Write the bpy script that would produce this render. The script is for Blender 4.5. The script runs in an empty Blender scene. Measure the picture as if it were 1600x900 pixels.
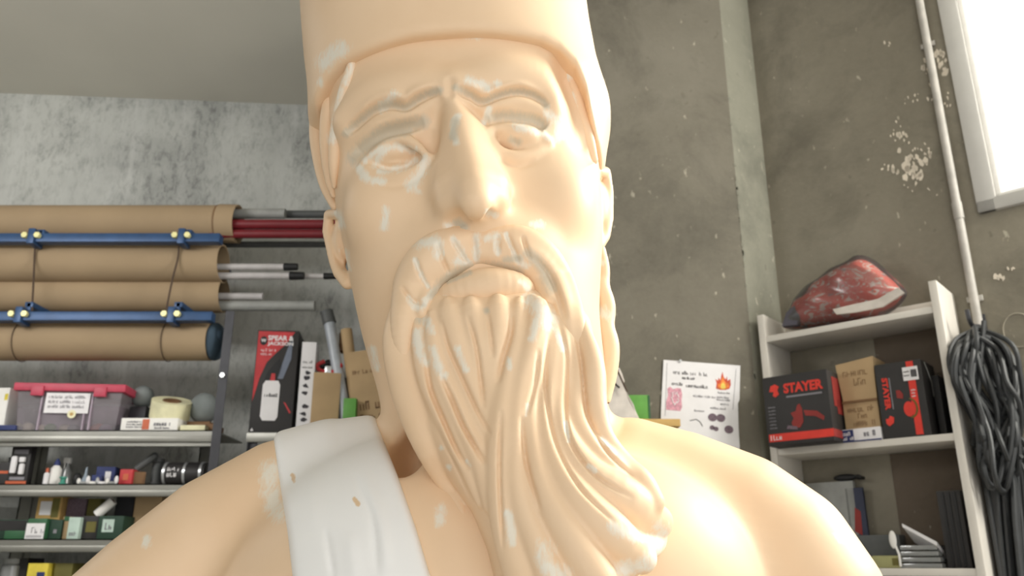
import bpy, bmesh, math, random
import numpy as np
from mathutils import Vector, Matrix

random.seed(7)
rng = np.random.default_rng(7)
SC = bpy.context.scene
COL = SC.collection

# ------------------------------------------------------------------ camera, sky, light, exposure
F = 1300.0                       # focal length in pixels of a 1600 x 900 frame
TH = math.radians(18.43)         # camera looks up
CT, ST = math.cos(TH), math.sin(TH)
CAMZ = 1.42
cam_d = bpy.data.cameras.new('camera')
cam_d.sensor_width = 36.0
cam_d.lens = 36.0 * F / 1600.0
cam_d.clip_start = 0.02
cam_d.dof.use_dof = True
cam_d.dof.focus_distance = 0.56
cam_d.dof.aperture_fstop = 17.0
cam = bpy.data.objects.new('camera', cam_d)
COL.objects.link(cam)
cam.location = (0, 0, CAMZ)
cam.rotation_euler = (math.pi / 2 + TH, 0, 0)
SC.camera = cam

world = bpy.data.worlds.new('sky')
SC.world = world
world.use_nodes = True
wb = world.node_tree.nodes['Background']
wb.inputs[0].default_value = (1.0, 0.985, 0.965, 1)
wb.inputs[1].default_value = 1.15

SC.view_settings.view_transform = 'Standard'
SC.view_settings.look = 'None'
SC.view_settings.gamma = 1.0
SC.view_settings.use_curve_mapping = False
SC.view_settings.exposure = 0.46


def area_light(name, loc, target, sx, sy, power, color=(1, 1, 1)):
    ld = bpy.data.lights.new(name, 'AREA')
    ld.shape = 'RECTANGLE'
    ld.size, ld.size_y = sx, sy
    ld.energy = power
    ld.color = color
    o = bpy.data.objects.new(name, ld)
    COL.objects.link(o)
    o.location = loc
    o.rotation_euler = (Vector(target) - Vector(loc)).to_track_quat('-Z', 'Y').to_euler()
    return o


# daylight through the high window in the right wall; two added unseen fills brighten the walls behind the statue
area_light('window_daylight', (2.30, 1.30, 2.75), (0.0, 0.66, 1.6), 1.5, 1.1, 125, (1.0, 0.97, 0.88))
area_light('added_fill_light', (-2.0, 1.2, 2.5), (-1.2, 3.2, 1.75), 1.0, 0.4, 13, (1.0, 0.98, 0.95))
area_light('added_fill_light', (0.9, 0.9, 3.1), (0.8, 2.4, 2.3), 1.2, 0.25, 2.2, (1.0, 0.97, 0.92))

# ------------------------------------------------------------------ projection helpers (metres)


def ray(px, py):
    u = (px - 800.0) / F
    v = (450.0 - py) / F
    dy = CT - v * ST
    return u / dy, (ST + v * CT) / dy          # X/Y and Z/Y


def at(px, py, Y):
    k, h = ray(px, py)
    return Vector((k * Y, Y, CAMZ + h * Y))


# right wall: corner, direction along it and normal into the room
WA = math.radians(41.0)
WC = Vector((0.8425, 2.5, 0.0))
WE = Vector((math.cos(WA), -math.sin(WA), 0))
WN = Vector((-math.sin(WA), -math.cos(WA), 0))


def rw(px, py, b=0.0):
    """pixel -> (distance along right wall, absolute z) on the plane b in front of the wall"""
    k, h = ray(px, py)
    Y = (b + WN.x * WC.x + WN.y * WC.y) / (WN.x * k + WN.y)
    p = Vector((k * Y, Y, 0))
    return (p - WC).dot(WE), CAMZ + h * Y


def rwp(t, b, z):
    p = WC + WE * t + WN * b
    return Vector((p.x, p.y, z))


# ------------------------------------------------------------------ materials


def lin(c):
    out = []
    for v in c:
        v = v / 255.0
        out.append(v / 12.92 if v <= 0.04045 else ((v + 0.055) / 1.055) ** 2.4)
    return out


MATS = {}


def mat(name, rgb, rough=0.6, metal=0.0, var=0.12, scale=25.0, bump=0.0, spec=0.4, coat=0.0):
    if name in MATS:
        return MATS[name]
    m = bpy.data.materials.new(name)
    m.use_nodes = True
    nt = m.node_tree
    b = nt.nodes['Principled BSDF']
    b.inputs['Roughness'].default_value = rough
    b.inputs['Metallic'].default_value = metal
    b.inputs['Specular IOR Level'].default_value = spec
    b.inputs['Coat Weight'].default_value = coat
    tc = nt.nodes.new('ShaderNodeTexCoord')
    nz = nt.nodes.new('ShaderNodeTexNoise')
    nz.inputs['Scale'].default_value = scale
    nz.inputs['Detail'].default_value = 5
    nt.links.new(tc.outputs['Object'], nz.inputs['Vector'])
    rp = nt.nodes.new('ShaderNodeValToRGB')
    l = lin(rgb)
    rp.color_ramp.elements[0].position = 0.3
    rp.color_ramp.elements[1].position = 0.7
    rp.color_ramp.elements[0].color = [min(1, v * (1 - var)) for v in l] + [1]
    rp.color_ramp.elements[1].color = [min(1, v * (1 + var)) for v in l] + [1]
    nt.links.new(nz.outputs['Fac'], rp.inputs['Fac'])
    nt.links.new(rp.outputs['Color'], b.inputs['Base Color'])
    if bump:
        bp = nt.nodes.new('ShaderNodeBump')
        bp.inputs['Strength'].default_value = bump
        bp.inputs['Distance'].default_value = 0.004
        nt.links.new(nz.outputs['Fac'], bp.inputs['Height'])
        nt.links.new(bp.outputs['Normal'], b.inputs['Normal'])
    MATS[name] = m
    return m


class NT:
    """tiny node builder"""

    def __init__(self, name):
        self.m = bpy.data.materials.new(name)
        self.m.use_nodes = True
        self.t = self.m.node_tree
        self.b = self.t.nodes['Principled BSDF']
        self.tc = self.t.nodes.new('ShaderNodeTexCoord').outputs['Object']

    def noise(self, scale, detail=6, rough=0.6, stretch=None, dist=0.0):
        n = self.t.nodes.new('ShaderNodeTexNoise')
        n.inputs['Scale'].default_value = scale
        n.inputs['Detail'].default_value = detail
        n.inputs['Roughness'].default_value = rough
        n.inputs['Distortion'].default_value = dist
        src = self.tc
        if stretch:
            mp = self.t.nodes.new('ShaderNodeMapping')
            mp.inputs['Scale'].default_value = stretch
            self.t.links.new(self.tc, mp.inputs['Vector'])
            src = mp.outputs[0]
        self.t.links.new(src, n.inputs['Vector'])
        return n.outputs['Fac']

    def voronoi(self, scale, stretch=None):
        n = self.t.nodes.new('ShaderNodeTexVoronoi')
        n.inputs['Scale'].default_value = scale
        src = self.tc
        if stretch:
            mp = self.t.nodes.new('ShaderNodeMapping')
            mp.inputs['Scale'].default_value = stretch
            self.t.links.new(self.tc, mp.inputs['Vector'])
            src = mp.outputs[0]
        self.t.links.new(src, n.inputs['Vector'])
        return n.outputs['Distance']

    def ramp(self, fac, stops):
        r = self.t.nodes.new('ShaderNodeValToRGB')
        e = r.color_ramp.elements
        while len(e) < len(stops):
            e.new(0.5)
        for i, (p, c) in enumerate(stops):
            e[i].position = p
            e[i].color = (lin(c) if isinstance(c, tuple) else [c, c, c]) + [1]
        self.t.links.new(fac, r.inputs['Fac'])
        return r.outputs['Color']

    def mix(self, fac, a, b, mode='MIX'):
        n = self.t.nodes.new('ShaderNodeMix')
        n.data_type = 'RGBA'
        n.blend_type = mode
        for sock, v in ((n.inputs[0], fac), (n.inputs[6], a), (n.inputs[7], b)):
            if isinstance(v, tuple):
                sock.default_value = lin(v) + [1]
            elif isinstance(v, (int, float)):
                sock.default_value = v
            else:
                self.t.links.new(v, sock)
        return n.outputs[2]

    def math(self, op, a, b):
        n = self.t.nodes.new('ShaderNodeMath')
        n.operation = op
        for s, v in ((n.inputs[0], a), (n.inputs[1], b)):
            if isinstance(v, (int, float)):
                s.default_value = v
            else:
                self.t.links.new(v, s)
        return n.outputs[0]

    def bump(self, h, strength, dist):
        n = self.t.nodes.new('ShaderNodeBump')
        n.inputs['Strength'].default_value = strength
        n.inputs['Distance'].default_value = dist
        self.t.links.new(h, n.inputs['Height'])
        self.t.links.new(n.outputs[0], self.b.inputs['Normal'])

    def done(self, color, rough):
        self.t.links.new(color, self.b.inputs['Base Color'])
        self.b.inputs['Roughness'].default_value = rough
        return self.m


def white_wall_mat():
    n = NT('scuffed_white_paint')
    a = n.noise(1.6, 5, 0.6)
    base = n.ramp(a, [(0.3, (170, 172, 169)), (0.55, (192, 194, 190)), (0.75, (203, 204, 201))])
    g = n.noise(2.1, 6, 0.65, (1.2, 1, 1), 0.3)
    patch = n.ramp(g, [(0.46, 0.0), (0.66, 1.0)])
    c = n.mix(n.math('MULTIPLY', patch, 0.55), base, (132, 134, 132))
    s = n.noise(23, 8, 0.8, (1.6, 1, 0.7), 0.35)
    m = n.math('MULTIPLY', n.ramp(s, [(0.48, 0.0), (0.62, 0.7)]), n.ramp(g, [(0.40, 0.25), (0.60, 1.0)]))
    c = n.mix(m, c, (98, 100, 99))
    st = n.noise(3.0, 4, 0.6, (3, 1, 0.25))
    c = n.mix(n.ramp(st, [(0.5, 0.0), (0.72, 0.4)]), c, (218, 219, 217))
    n.bump(s, 0.3, 0.004)
    return n.done(c, 0.8)


def concrete_mat(name, lo, mid, hi):
    n = NT(name)
    a = n.noise(1.5, 8, 0.65)
    c = n.ramp(a, [(0.28, lo), (0.5, mid), (0.72, hi)])
    f = n.noise(45, 6, 0.7)
    c = n.mix(n.ramp(f, [(0.3, 0.0), (0.8, 0.35)]), c, hi)
    sp = n.noise(38, 3, 0.5, (1, 1, 0.6))
    c = n.mix(n.ramp(sp, [(0.68, 0.0), (0.74, 0.55)]), c, (196, 190, 172))
    bl = n.noise(3.2, 7, 0.7, None, 0.4)
    c = n.mix(n.ramp(bl, [(0.48, 0.0), (0.68, 0.5)]), c, tuple(int(v * 0.74) for v in lo))
    dk = n.noise(24, 3, 0.5)
    c = n.mix(n.ramp(dk, [(0.68, 0.0), (0.76, 0.5)]), c, (92, 86, 74))
    n.bump(f, 0.35, 0.003)
    return n.done(c, 0.85)


def statue_mat():
    n = NT('peach_painted_resin')
    a = n.noise(14, 4, 0.5)
    c = n.ramp(a, [(0.3, (236, 204, 168)), (0.7, (241, 211, 177))])
    at_ = n.t.nodes.new('ShaderNodeAttribute')
    at_.attribute_name = 'filler'
    nz = n.noise(75, 6, 0.7, (1.5, 1, 0.8), 0.6)
    nz2 = n.noise(260, 4, 0.65, (2.2, 1, 0.6))
    s = n.math('ADD', at_.outputs['Fac'], n.math('MULTIPLY', n.math('SUBTRACT', nz, 0.52), 1.7))
    s = n.math('ADD', s, n.math('MULTIPLY', n.math('SUBTRACT', nz2, 0.5), 1.1))
    s = n.math('MULTIPLY', s, n.ramp(at_.outputs['Fac'], [(0.02, 0.0), (0.25, 1.0)]))
    m = n.ramp(s, [(0.35, 0.0), (0.95, 0.92)])
    c = n.mix(m, c, (238, 231, 216))
    at2 = n.t.nodes.new('ShaderNodeAttribute')
    at2.attribute_name = 'bare'
    c = n.mix(n.ramp(n.math('ADD', at2.outputs['Fac'], n.math('MULTIPLY', n.math('SUBTRACT', nz2, 0.5), 0.8)), [(0.3, 0.0), (0.95, 0.8)]), c, (204, 194, 174))
    n.b.inputs['Specular IOR Level'].default_value = 0.35
    return n.done(c, 0.5)


def tunic_mat():
    n = NT('white_painted_cloth')
    a = n.noise(9, 4, 0.5)
    c = n.ramp(a, [(0.3, (244, 243, 241)), (0.7, (249, 248, 245))])
    at_ = n.t.nodes.new('ShaderNodeAttribute')
    at_.attribute_name = 'filler'
    nz = n.noise(90, 4, 0.6)
    s = n.math('ADD', at_.outputs['Fac'], n.math('MULTIPLY', n.math('SUBTRACT', nz, 0.5), 1.3))
    c = n.mix(n.ramp(s, [(0.5, 0.0), (0.85, 0.8)]), c, (222, 184, 130))
    return n.done(c, 0.5)


def clear_mat(name, tint, haze, rough=0.12, sheen=0.25):
    """clear plastic or glass: see-through with real gloss"""
    m = bpy.data.materials.new(name)
    m.use_nodes = True
    t = m.node_tree
    for x in list(t.nodes):
        t.nodes.remove(x)
    o = t.nodes.new('ShaderNodeOutputMaterial')
    tr = t.nodes.new('ShaderNodeBsdfTransparent')
    tr.inputs[0].default_value = lin(tint) + [1]
    gl = t.nodes.new('ShaderNodeBsdfGlossy')
    gl.inputs['Roughness'].default_value = rough
    df = t.nodes.new('ShaderNodeBsdfDiffuse')
    df.inputs[0].default_value = lin(tint) + [1]
    fr = t.nodes.new('ShaderNodeFresnel')
    fr.inputs[0].default_value = 1.45
    m1 = t.nodes.new('ShaderNodeMixShader')
    m1.inputs[0].default_value = haze
    t.links.new(tr.outputs[0], m1.inputs[1])
    t.links.new(df.outputs[0], m1.inputs[2])
    m2 = t.nodes.new('ShaderNodeMixShader')
    ad = t.nodes.new('ShaderNodeMath')
    ad.operation = 'MULTIPLY_ADD'
    ad.inputs[1].default_value = 1.0
    ad.inputs[2].default_value = sheen * 0.3
    t.links.new(fr.outputs[0], ad.inputs[0])
    t.links.new(ad.outputs[0], m2.inputs[0])
    t.links.new(m1.outputs[0], m2.inputs[1])
    t.links.new(gl.outputs[0], m2.inputs[2])
    t.links.new(m2.outputs[0], o.inputs[0])
    return m


M = {}
M['white_wall'] = white_wall_mat()
M['concrete'] = concrete_mat('bare_concrete', (96, 91, 80), (113, 108, 96), (128, 123, 111))
M['concrete_side'] = concrete_mat('concrete_render', (112, 106, 93), (126, 120, 106), (144, 138, 124))
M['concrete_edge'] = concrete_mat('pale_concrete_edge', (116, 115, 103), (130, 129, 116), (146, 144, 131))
M['ceiling'] = mat('ceiling_plaster', (196, 193, 182), 0.9, var=0.05, scale=1.5)
M['floor'] = mat('floor_concrete', (168, 164, 156), 0.8, var=0.2, scale=4)
M['statue'] = statue_mat()
M['tunic'] = tunic_mat()
M['card'] = mat('cardboard', (176, 150, 114), 0.85, var=0.1, scale=9)
M['card_tube'] = mat('cardboard_tube_kraft', (154, 133, 105), 0.8, var=0.08, scale=5)
M['blue'] = mat('blue_steel', (46, 74, 112), 0.4, 0.2, var=0.12)
M['yellowbolt'] = mat('brass_bolt', (226, 220, 160), 0.4, 0.2)
M['wire'] = mat('rusty_wire', (74, 58, 46), 0.7)
M['steel'] = mat('shelf_steel', (138, 137, 131), 0.38, 0.55, var=0.12, scale=8)
M['dark_steel'] = mat('dark_steel', (62, 62, 66), 0.5, 0.4)
M['red_pipe'] = mat('oxide_red_pipe', (112, 30, 38), 0.45)
M['grey_pipe'] = mat('grey_pipe', (150, 151, 148), 0.5)
M['dark_grey'] = mat('dark_grey_pipe', (84, 86, 86), 0.5)
M['pale_pole'] = mat('pale_pole', (182, 178, 178), 0.5)
M['black'] = mat('black_plastic', (26, 26, 28), 0.5)
M['cable'] = mat('black_rubber_cable', (56, 58, 60), 0.5, spec=0.5)
M['pink'] = mat('pink_lid_plastic', (178, 60, 82), 0.45)
M['white'] = mat('white_paint', (232, 230, 226), 0.6, var=0.04)
M['melamine'] = mat('white_melamine', (210, 205, 197), 0.45, var=0.04, scale=6)
M['paper'] = mat('white_paper', (226, 224, 226), 0.8, var=0.03)
M['ink'] = mat('dark_ink', (62, 60, 64), 0.8)
M['greyink'] = mat('grey_ink', (134, 132, 138), 0.8)
M['red'] = mat('red_print', (214, 58, 46), 0.6)
M['redbox'] = mat('red_carton', (186, 58, 62), 0.6)
M['boxblack'] = mat('black_carton', (44, 42, 42), 0.55, var=0.1)
M['navy'] = mat('navy_print', (46, 56, 104), 0.6)
M['dimred'] = mat('dark_red_print', (140, 46, 42), 0.6)
M['cream'] = mat('cream_tape', (226, 222, 186), 0.6)
M['float'] = mat('grey_foam_ball', (124, 130, 130), 0.8)
M['brown'] = mat('brown_wood', (118, 88, 60), 0.7)
M['pine'] = mat('pine_wood', (190, 156, 96), 0.7)
M['orange'] = mat('orange_plastic', (192, 96, 62), 0.5)
M['teal'] = mat('teal_plastic', (60, 140, 122), 0.5)
M['greenbox'] = mat('dark_green_carton', (36, 62, 48), 0.6)
M['green'] = mat('green_plastic', (50, 96, 64), 0.5)
M['lime'] = mat('bright_green_plastic', (92, 152, 66), 0.5)
M['mint'] = mat('mint_packet', (184, 204, 194), 0.6)
M['olive'] = mat('olive_packet', (104, 98, 46), 0.6)
M['yellow'] = mat('yellow_carton', (216, 196, 70), 0.6)
M['lilac'] = mat('lilac_contents', (170, 156, 170), 0.7)
M['pinkprint'] = mat('pink_print', (204, 150, 164), 0.8, var=0.3, scale=160)
M['flame'] = mat('orange_print', (226, 132, 66), 0.8, var=0.3, scale=120)
M['flame2'] = mat('red_flame_print', (196, 84, 62), 0.8)
M['flame3'] = mat('yellow_flame_print', (222, 196, 96), 0.8)
M['purplegrey'] = mat('violet_grey_print', (112, 96, 106), 0.8, var=0.3, scale=200)
M['frame'] = mat('white_window_frame', (186, 184, 180), 0.5, var=0.03)
M['pipe'] = mat('pale_conduit', (176, 172, 166), 0.45)
M['chip'] = mat('flaked_white_paint', (214, 204, 188), 0.85)
M['chalk'] = mat('chalk', (146, 140, 126), 0.9)
M['glass'] = clear_mat('window_glass', (250, 252, 252), 0.0, 0.02, 0.05)
M['tote'] = clear_mat('cloudy_clear_plastic', (214, 206, 214), 0.24, 0.2)
M['wrap'] = clear_mat('clear_plastic_wrap', (236, 236, 236), 0.05, 0.22, 0.15)
M['clear'] = clear_mat('clear_plastic', (214, 216, 216), 0.35, 0.15)
M['redfoam'] = mat('red_rag', (204, 74, 58), 0.75, var=0.25, scale=18, bump=0.3)
M['palerag'] = mat('pale_rag', (206, 198, 190), 0.75, var=0.2, scale=18)
M['darkrag'] = mat('dark_rag', (84, 82, 92), 0.75)
n_ = NT('red_printed_rag')
c_ = n_.ramp(n_.noise(7, 4, .6), [(.3, (176, 58, 46)), (.6, (214, 84, 66))])
c_ = n_.mix(n_.ramp(n_.noise(26, 5, .65, (1, 1, 1.6), 1.5), [(.53, 0.0), (.58, .9)]), c_, (206, 196, 188))
c_ = n_.mix(n_.ramp(n_.noise(21, 4, .6), [(.62, 0.0), (.68, .9)]), c_, (96, 96, 104))
M['redrag'] = n_.done(c_, .8)
M['silver'] = mat('silver_ring', (200, 202, 204), 0.3, 0.7)

# ------------------------------------------------------------------ mesh helpers


class MB:
    def __init__(self):
        self.bm = bmesh.new()

    def box(self, x0, x1, y0, y1, z0, z1, bev=0.0, rot=None):
        r = bmesh.ops.create_cube(self.bm, size=1.0)
        vs = r['verts']
        c = Vector(((x0 + x1) / 2, (y0 + y1) / 2, (z0 + z1) / 2))
        s = Vector((abs(x1 - x0), abs(y1 - y0), abs(z1 - z0)))
        for v in vs:
            v.co = Vector((v.co.x * s.x, v.co.y * s.y, v.co.z * s.z))
        if bev:
            es = list({e for v in vs for e in v.link_edges})
            res = bmesh.ops.bevel(self.bm, geom=es, offset=min(bev, min(s) * 0.4), segments=2, affect='EDGES', profile=0.6)
            vs = list({v for f in res['faces'] for v in f.verts} | {v for v in vs if v.is_valid})
        for v in vs:
            if rot is not None:
                v.co = rot @ v.co
            v.co += c
        return self

    def cyl(self, p0, p1, r0, r1=None, seg=16, cap=True):
        r1 = r0 if r1 is None else r1
        p0, p1 = Vector(p0), Vector(p1)
        d = p1 - p0
        q = d.to_track_quat('Z', 'Y').to_matrix()
        a, b = [], []
        for i in range(seg):
            an = 2 * math.pi * i / seg
            o = q @ Vector((math.cos(an), math.sin(an), 0))
            a.append(self.bm.verts.new(p0 + o * r0))
            b.append(self.bm.verts.new(p1 + o * r1))
        for i in range(seg):
            j = (i + 1) % seg
            self.bm.faces.new((a[i], a[j], b[j], b[i]))
        if cap:
            self.bm.faces.new(a[::-1])
            self.bm.faces.new(b)
        return self

    def pipe(self, p0, p1, ro, ri, seg=24):
        """hollow tube with wall thickness"""
        p0, p1 = Vector(p0), Vector(p1)
        q = (p1 - p0).to_track_quat('Z', 'Y').to_matrix()
        R = []
        for p, r in ((p0, ro), (p1, ro), (p1, ri), (p0, ri)):
            R.append([self.bm.verts.new(p + q @ Vector((math.cos(2 * math.pi * i / seg) * r, math.sin(2 * math.pi * i / seg) * r, 0))) for i in range(seg)])
        for k in range(4):
            A, B = R[k], R[(k + 1) % 4]
            for i in range(seg):
                j = (i + 1) % seg
                self.bm.faces.new((A[i], A[j], B[j], B[i]))
        return self

    def tube(self, pts, r, seg=8, closed=False):
        pts = [Vector(p) for p in pts]
        n = len(pts)
        rings = []
        a = None
        for i in range(n):
            if closed:
                d = pts[(i + 1) % n] - pts[i - 1]
            else:
                d = pts[min(i + 1, n - 1)] - pts[max(i - 1, 0)]
            if d.length < 1e-9:
                d = Vector((0, 0, 1))
            d.normalize()
            if a is None:
                a = d.orthogonal()
            else:
                a = a - d * a.dot(d)
                if a.length < 1e-5:
                    a = d.orthogonal()
            a.normalize()
            b = d.cross(a)
            rr = r[i] if isinstance(r, (list, tuple)) else r
            rings.append([self.bm.verts.new(pts[i] + (a * math.cos(2 * math.pi * k / seg) + b * math.sin(2 * math.pi * k / seg)) * rr) for k in range(seg)])
        m = n if closed else n - 1
        off = 0
        for i in range(m):
            A, B = rings[i], rings[(i + 1) % n]
            if closed and i == n - 1:
                off = min(range(seg), key=lambda o: (A[0].co - B[o].co).length)
            for k in range(seg):
                l = (k + 1) % seg
                self.bm.faces.new((A[k], A[l], B[(l + off) % seg], B[(k + off) % seg]))
        if not closed:
            self.bm.faces.new(rings[0][::-1])
            self.bm.faces.new(rings[-1])
        return self

    def sphere(self, c, r, u=18, v=12):
        if not isinstance(r, (tuple, list)):
            r = (r, r, r)
        res = bmesh.ops.create_uvsphere(self.bm, u_segments=u, v_segments=v, radius=1.0)
        for w in res['verts']:
            w.co = Vector((w.co.x * r[0], w.co.y * r[1], w.co.z * r[2])) + Vector(c)
        return self

    def prism(self, poly, y0, y1):
        """(x, z) outline extruded from y0 (front) to y1"""
        a = [self.bm.verts.new((p[0], y0, p[1])) for p in poly]
        b = [self.bm.verts.new((p[0], y1, p[1])) for p in poly]
        n = len(poly)
        self.bm.faces.new(a)
        self.bm.faces.new(b[::-1])
        for i in range(n):
            j = (i + 1) % n
            self.bm.faces.new((a[j], a[i], b[i], b[j]))
        return self

    def lathe(self, prof, c=(0, 0, 0), seg=24):
        c = Vector(c)
        R = []
        for r, z in prof:
            R.append([self.bm.verts.new(c + Vector((r * math.cos(2 * math.pi * i / seg), r * math.sin(2 * math.pi * i / seg), z))) for i in range(seg)])
        for A, B in zip(R[:-1], R[1:]):
            for i in range(seg):
                j = (i + 1) % seg
                self.bm.faces.new((A[i], A[j], B[j], B[i]))
        self.bm.faces.new(R[0][::-1])
        self.bm.faces.new(R[-1])
        return self

    def xform(self, mtx):
        for v in self.bm.verts:
            v.co = mtx @ v.co
        return self

    def build(self, name, m, parent=None, smooth=True):
        bmesh.ops.recalc_face_normals(self.bm, faces=self.bm.faces[:])
        me = bpy.data.meshes.new(name)
        self.bm.to_mesh(me)
        self.bm.free()
        me.materials.append(m)
        if smooth:
            me.polygons.foreach_set('use_smooth', [True] * len(me.polygons))
            me.set_sharp_from_angle(angle=math.radians(35))
        o = bpy.data.objects.new(name, me)
        COL.objects.link(o)
        if parent is not None:
            o.parent = parent
        return o


def tag(o, label, cat, group=None, kind=None):
    o['label'] = label
    o['category'] = cat
    if group:
        o['group'] = group
    if kind:
        o['kind'] = kind
    return o


def thing(name, label, cat, loc, rotz=0.0, group=None, rot=None):
    o = bpy.data.objects.new(name, None)
    o.empty_display_size = 0.05
    COL.objects.link(o)
    o.location = loc
    o.rotation_euler = rot if rot else (0, 0, rotz)
    return tag(o, label, cat, group)


def struct(o):
    o['kind'] = 'structure'
    return o


TEXTS = {}


def text_obj(s, h, m, parent, loc, rot=(math.pi / 2, 0, 0), bold=0.02, wide=1.0, name='lettering'):
    key = (s, bold)
    if key not in TEXTS:
        cu = bpy.data.curves.new('t', 'FONT')
        cu.body = s
        cu.size = 1.0
        cu.extrude = 0.01
        cu.offset = bold
        cu.align_x = 'CENTER'
        cu.align_y = 'CENTER'
        cu.resolution_u = 3
        tmp = bpy.data.objects.new('t', cu)
        COL.objects.link(tmp)
        bpy.context.view_layer.update()
        dg = bpy.context.evaluated_depsgraph_get()
        me = bpy.data.meshes.new_from_object(tmp.evaluated_get(dg))
        bpy.data.objects.remove(tmp)
        me.name = 'lettering'
        TEXTS[key] = me
    me = TEXTS[key].copy()
    me.materials.clear()
    me.materials.append(m)
    o = bpy.data.objects.new(name, me)
    COL.objects.link(o)
    o.parent = parent
    o.location = loc
    o.rotation_euler = rot
    o.scale = (h * wide, h, 0.06)
    return o


def scribble(mb, x0, x1, zc, h, y, seed, words=3, w=None):
    """a row of small unreadable letter shapes on the plane y, as blurred in the photograph"""
    r = random.Random(seed)
    w = w or h * 0.15
    x = x0
    gaps = [x0 + (x1 - x0) * (i + r.uniform(.7, 1.3)) / words for i in range(words - 1)]

    def bar(a, b_, c, d):
        mb.prism([(a, c), (b_, c), (b_, d), (a, d)], y, y + 0.0006)
    while x < x1 - h * 0.3:
        if gaps and x > gaps[0]:
            gaps.pop(0)
            x += h * 0.5
            continue
        z0 = zc - h / 2
        hh = h * r.choice([0.72, 0.72, 1.0])
        gw = h * r.uniform(.38, .5)
        bar(x, x + w, z0, z0 + hh)
        if r.random() < .7:
            bar(x + gw - w, x + gw, z0, z0 + hh * r.choice([1, 1, .5]))
        if r.random() < .75:
            zz = z0 + (hh - w) * r.choice([0, .5, 1])
            bar(x, x + gw, zz, zz + w)
        x += gw + h * .16
    return mb


def text_fit(s, W_, H_, m, parent, loc, rot=(math.pi / 2, 0, 0), bold=0.03, name='lettering'):
    """raised lettering scaled to a given width and height"""
    o = text_obj(s, 1.0, m, parent, loc, rot, bold, 1.0, name)
    xs = [v.co.x for v in o.data.vertices]; ys = [v.co.y for v in o.data.vertices]
    cx, cy = (max(xs) + min(xs)) / 2, (max(ys) + min(ys)) / 2
    for v in o.data.vertices:
        v.co.x -= cx; v.co.y -= cy
    o.scale = (W_ / (max(xs) - min(xs)), H_ / (max(ys) - min(ys)), 0.06)
    return o


# ------------------------------------------------------------------ the room
CEIL = CAMZ + 1.93
b = MB(); b.box(-3.2, 4.2, -1.2, 3.6, -0.1, 0.0)
struct(b.build('floor', M['floor'], smooth=False))
b = MB()
cpts = [(-3.2, 3.7), (-3.2, -1.2), (3.05, -1.2), (3.05, 0.52), (0.95, 2.5), (0.95, 3.7)]
lo = [b.bm.verts.new((x, y, CEIL)) for x, y in cpts]
hi = [b.bm.verts.new((x, y, CEIL + 0.12)) for x, y in cpts]
b.bm.faces.new(lo); b.bm.faces.new(hi[::-1])
for i in range(len(cpts)):
    j = (i + 1) % len(cpts)
    b.bm.faces.new((lo[j], lo[i], hi[i], hi[j]))
struct(b.build('ceiling', M['ceiling'], smooth=False))
# back wall, turned by a few degrees
b = MB()
ang = math.atan(0.075)
b.box(-3.2, 1.2, 0, 0.15, 0, CEIL)
o = struct(b.build('wall_back', M['white_wall'], smooth=False))
o.location = (0, 3.3, 0)
o.rotation_euler = (0, 0, ang)
b = MB(); b.box(-3.05, -2.9, -1.2, 3.6, 0, CEIL)
struct(b.build('wall_left', M['white_wall'], smooth=False))
# rear wall behind the camera; gate opening added and sized to limit frontal light
b = MB()
for (x0, x1, z0, z1) in ((-2.9, -1.0, 0, CEIL), (1.4, 3.1, 0, CEIL), (-1.0, 1.4, 2.5, CEIL)):
    b.box(x0, x1, -1.35, -1.2, z0, z1)
struct(b.build('wall_rear', M['white_wall'], smooth=False))
# concrete pier with a chamfered right edge, standing forward of the back wall
b = MB()
pts = [(-0.22, 2.4), (0.712, 2.4), (0.722, 2.405), (0.8425, 2.5), (0.8425, 3.34), (-0.22, 3.34)]
lo = [b.bm.verts.new((x, y, 0)) for x, y in pts]
hi = [b.bm.verts.new((x, y, CEIL)) for x, y in pts]
fs = []
for i in range(len(pts)):
    j = (i + 1) % len(pts)
    fs.append(b.bm.faces.new((lo[i], lo[j], hi[j], hi[i])))
b.bm.faces.new(hi); b.bm.faces.new(lo[::-1])
pier = struct(b.build('wall_center', M['concrete'], smooth=False))
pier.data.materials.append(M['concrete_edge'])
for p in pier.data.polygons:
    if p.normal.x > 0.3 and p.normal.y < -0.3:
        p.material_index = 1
# worn pale flakes along the pier's edge
b = MB()
for i in range(20):
    z = random.uniform(1.9, 2.9)
    h = random.uniform(0.004, 0.03)
    w = random.uniform(0.0015, 0.0035)
    b.box(0.7125 - w, 0.7125 + w, 2.3985, 2.406, z, z + h, rot=Matrix.Rotation(random.uniform(-.15, .15), 3, 'Y'))
fl = b.build('paint_flake', M['concrete_edge'], pier, smooth=False); fl['kind'] = 'stuff'

# right wall with a window opening
WL = 2.7
tw0, zw0 = rw(1503, 335)[0], 0
# outer lower-left corner of the window frame
tl, zb = rw(1527, 336)
tl2, _ = rw(1467, 0)
tl = (tl + tl2) / 2
tr, zt = tl + 1.55, zb + 1.05
wall_r = bpy.data.objects.new('wall_right', None)
b = MB()
th = 0.16
for (t0, t1, z0, z1) in ((0, tl, 0, CEIL), (tr, WL, 0, CEIL), (tl, tr, 0, zb), (tl, tr, zt, CEIL)):
    b.box(t0, t1, 0, th, z0, z1)
o = struct(b.build('wall_right', M['concrete_side'], smooth=False))
o.location = WC
o.rotation_euler = (0, 0, -WA)
WALLR = o
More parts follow.
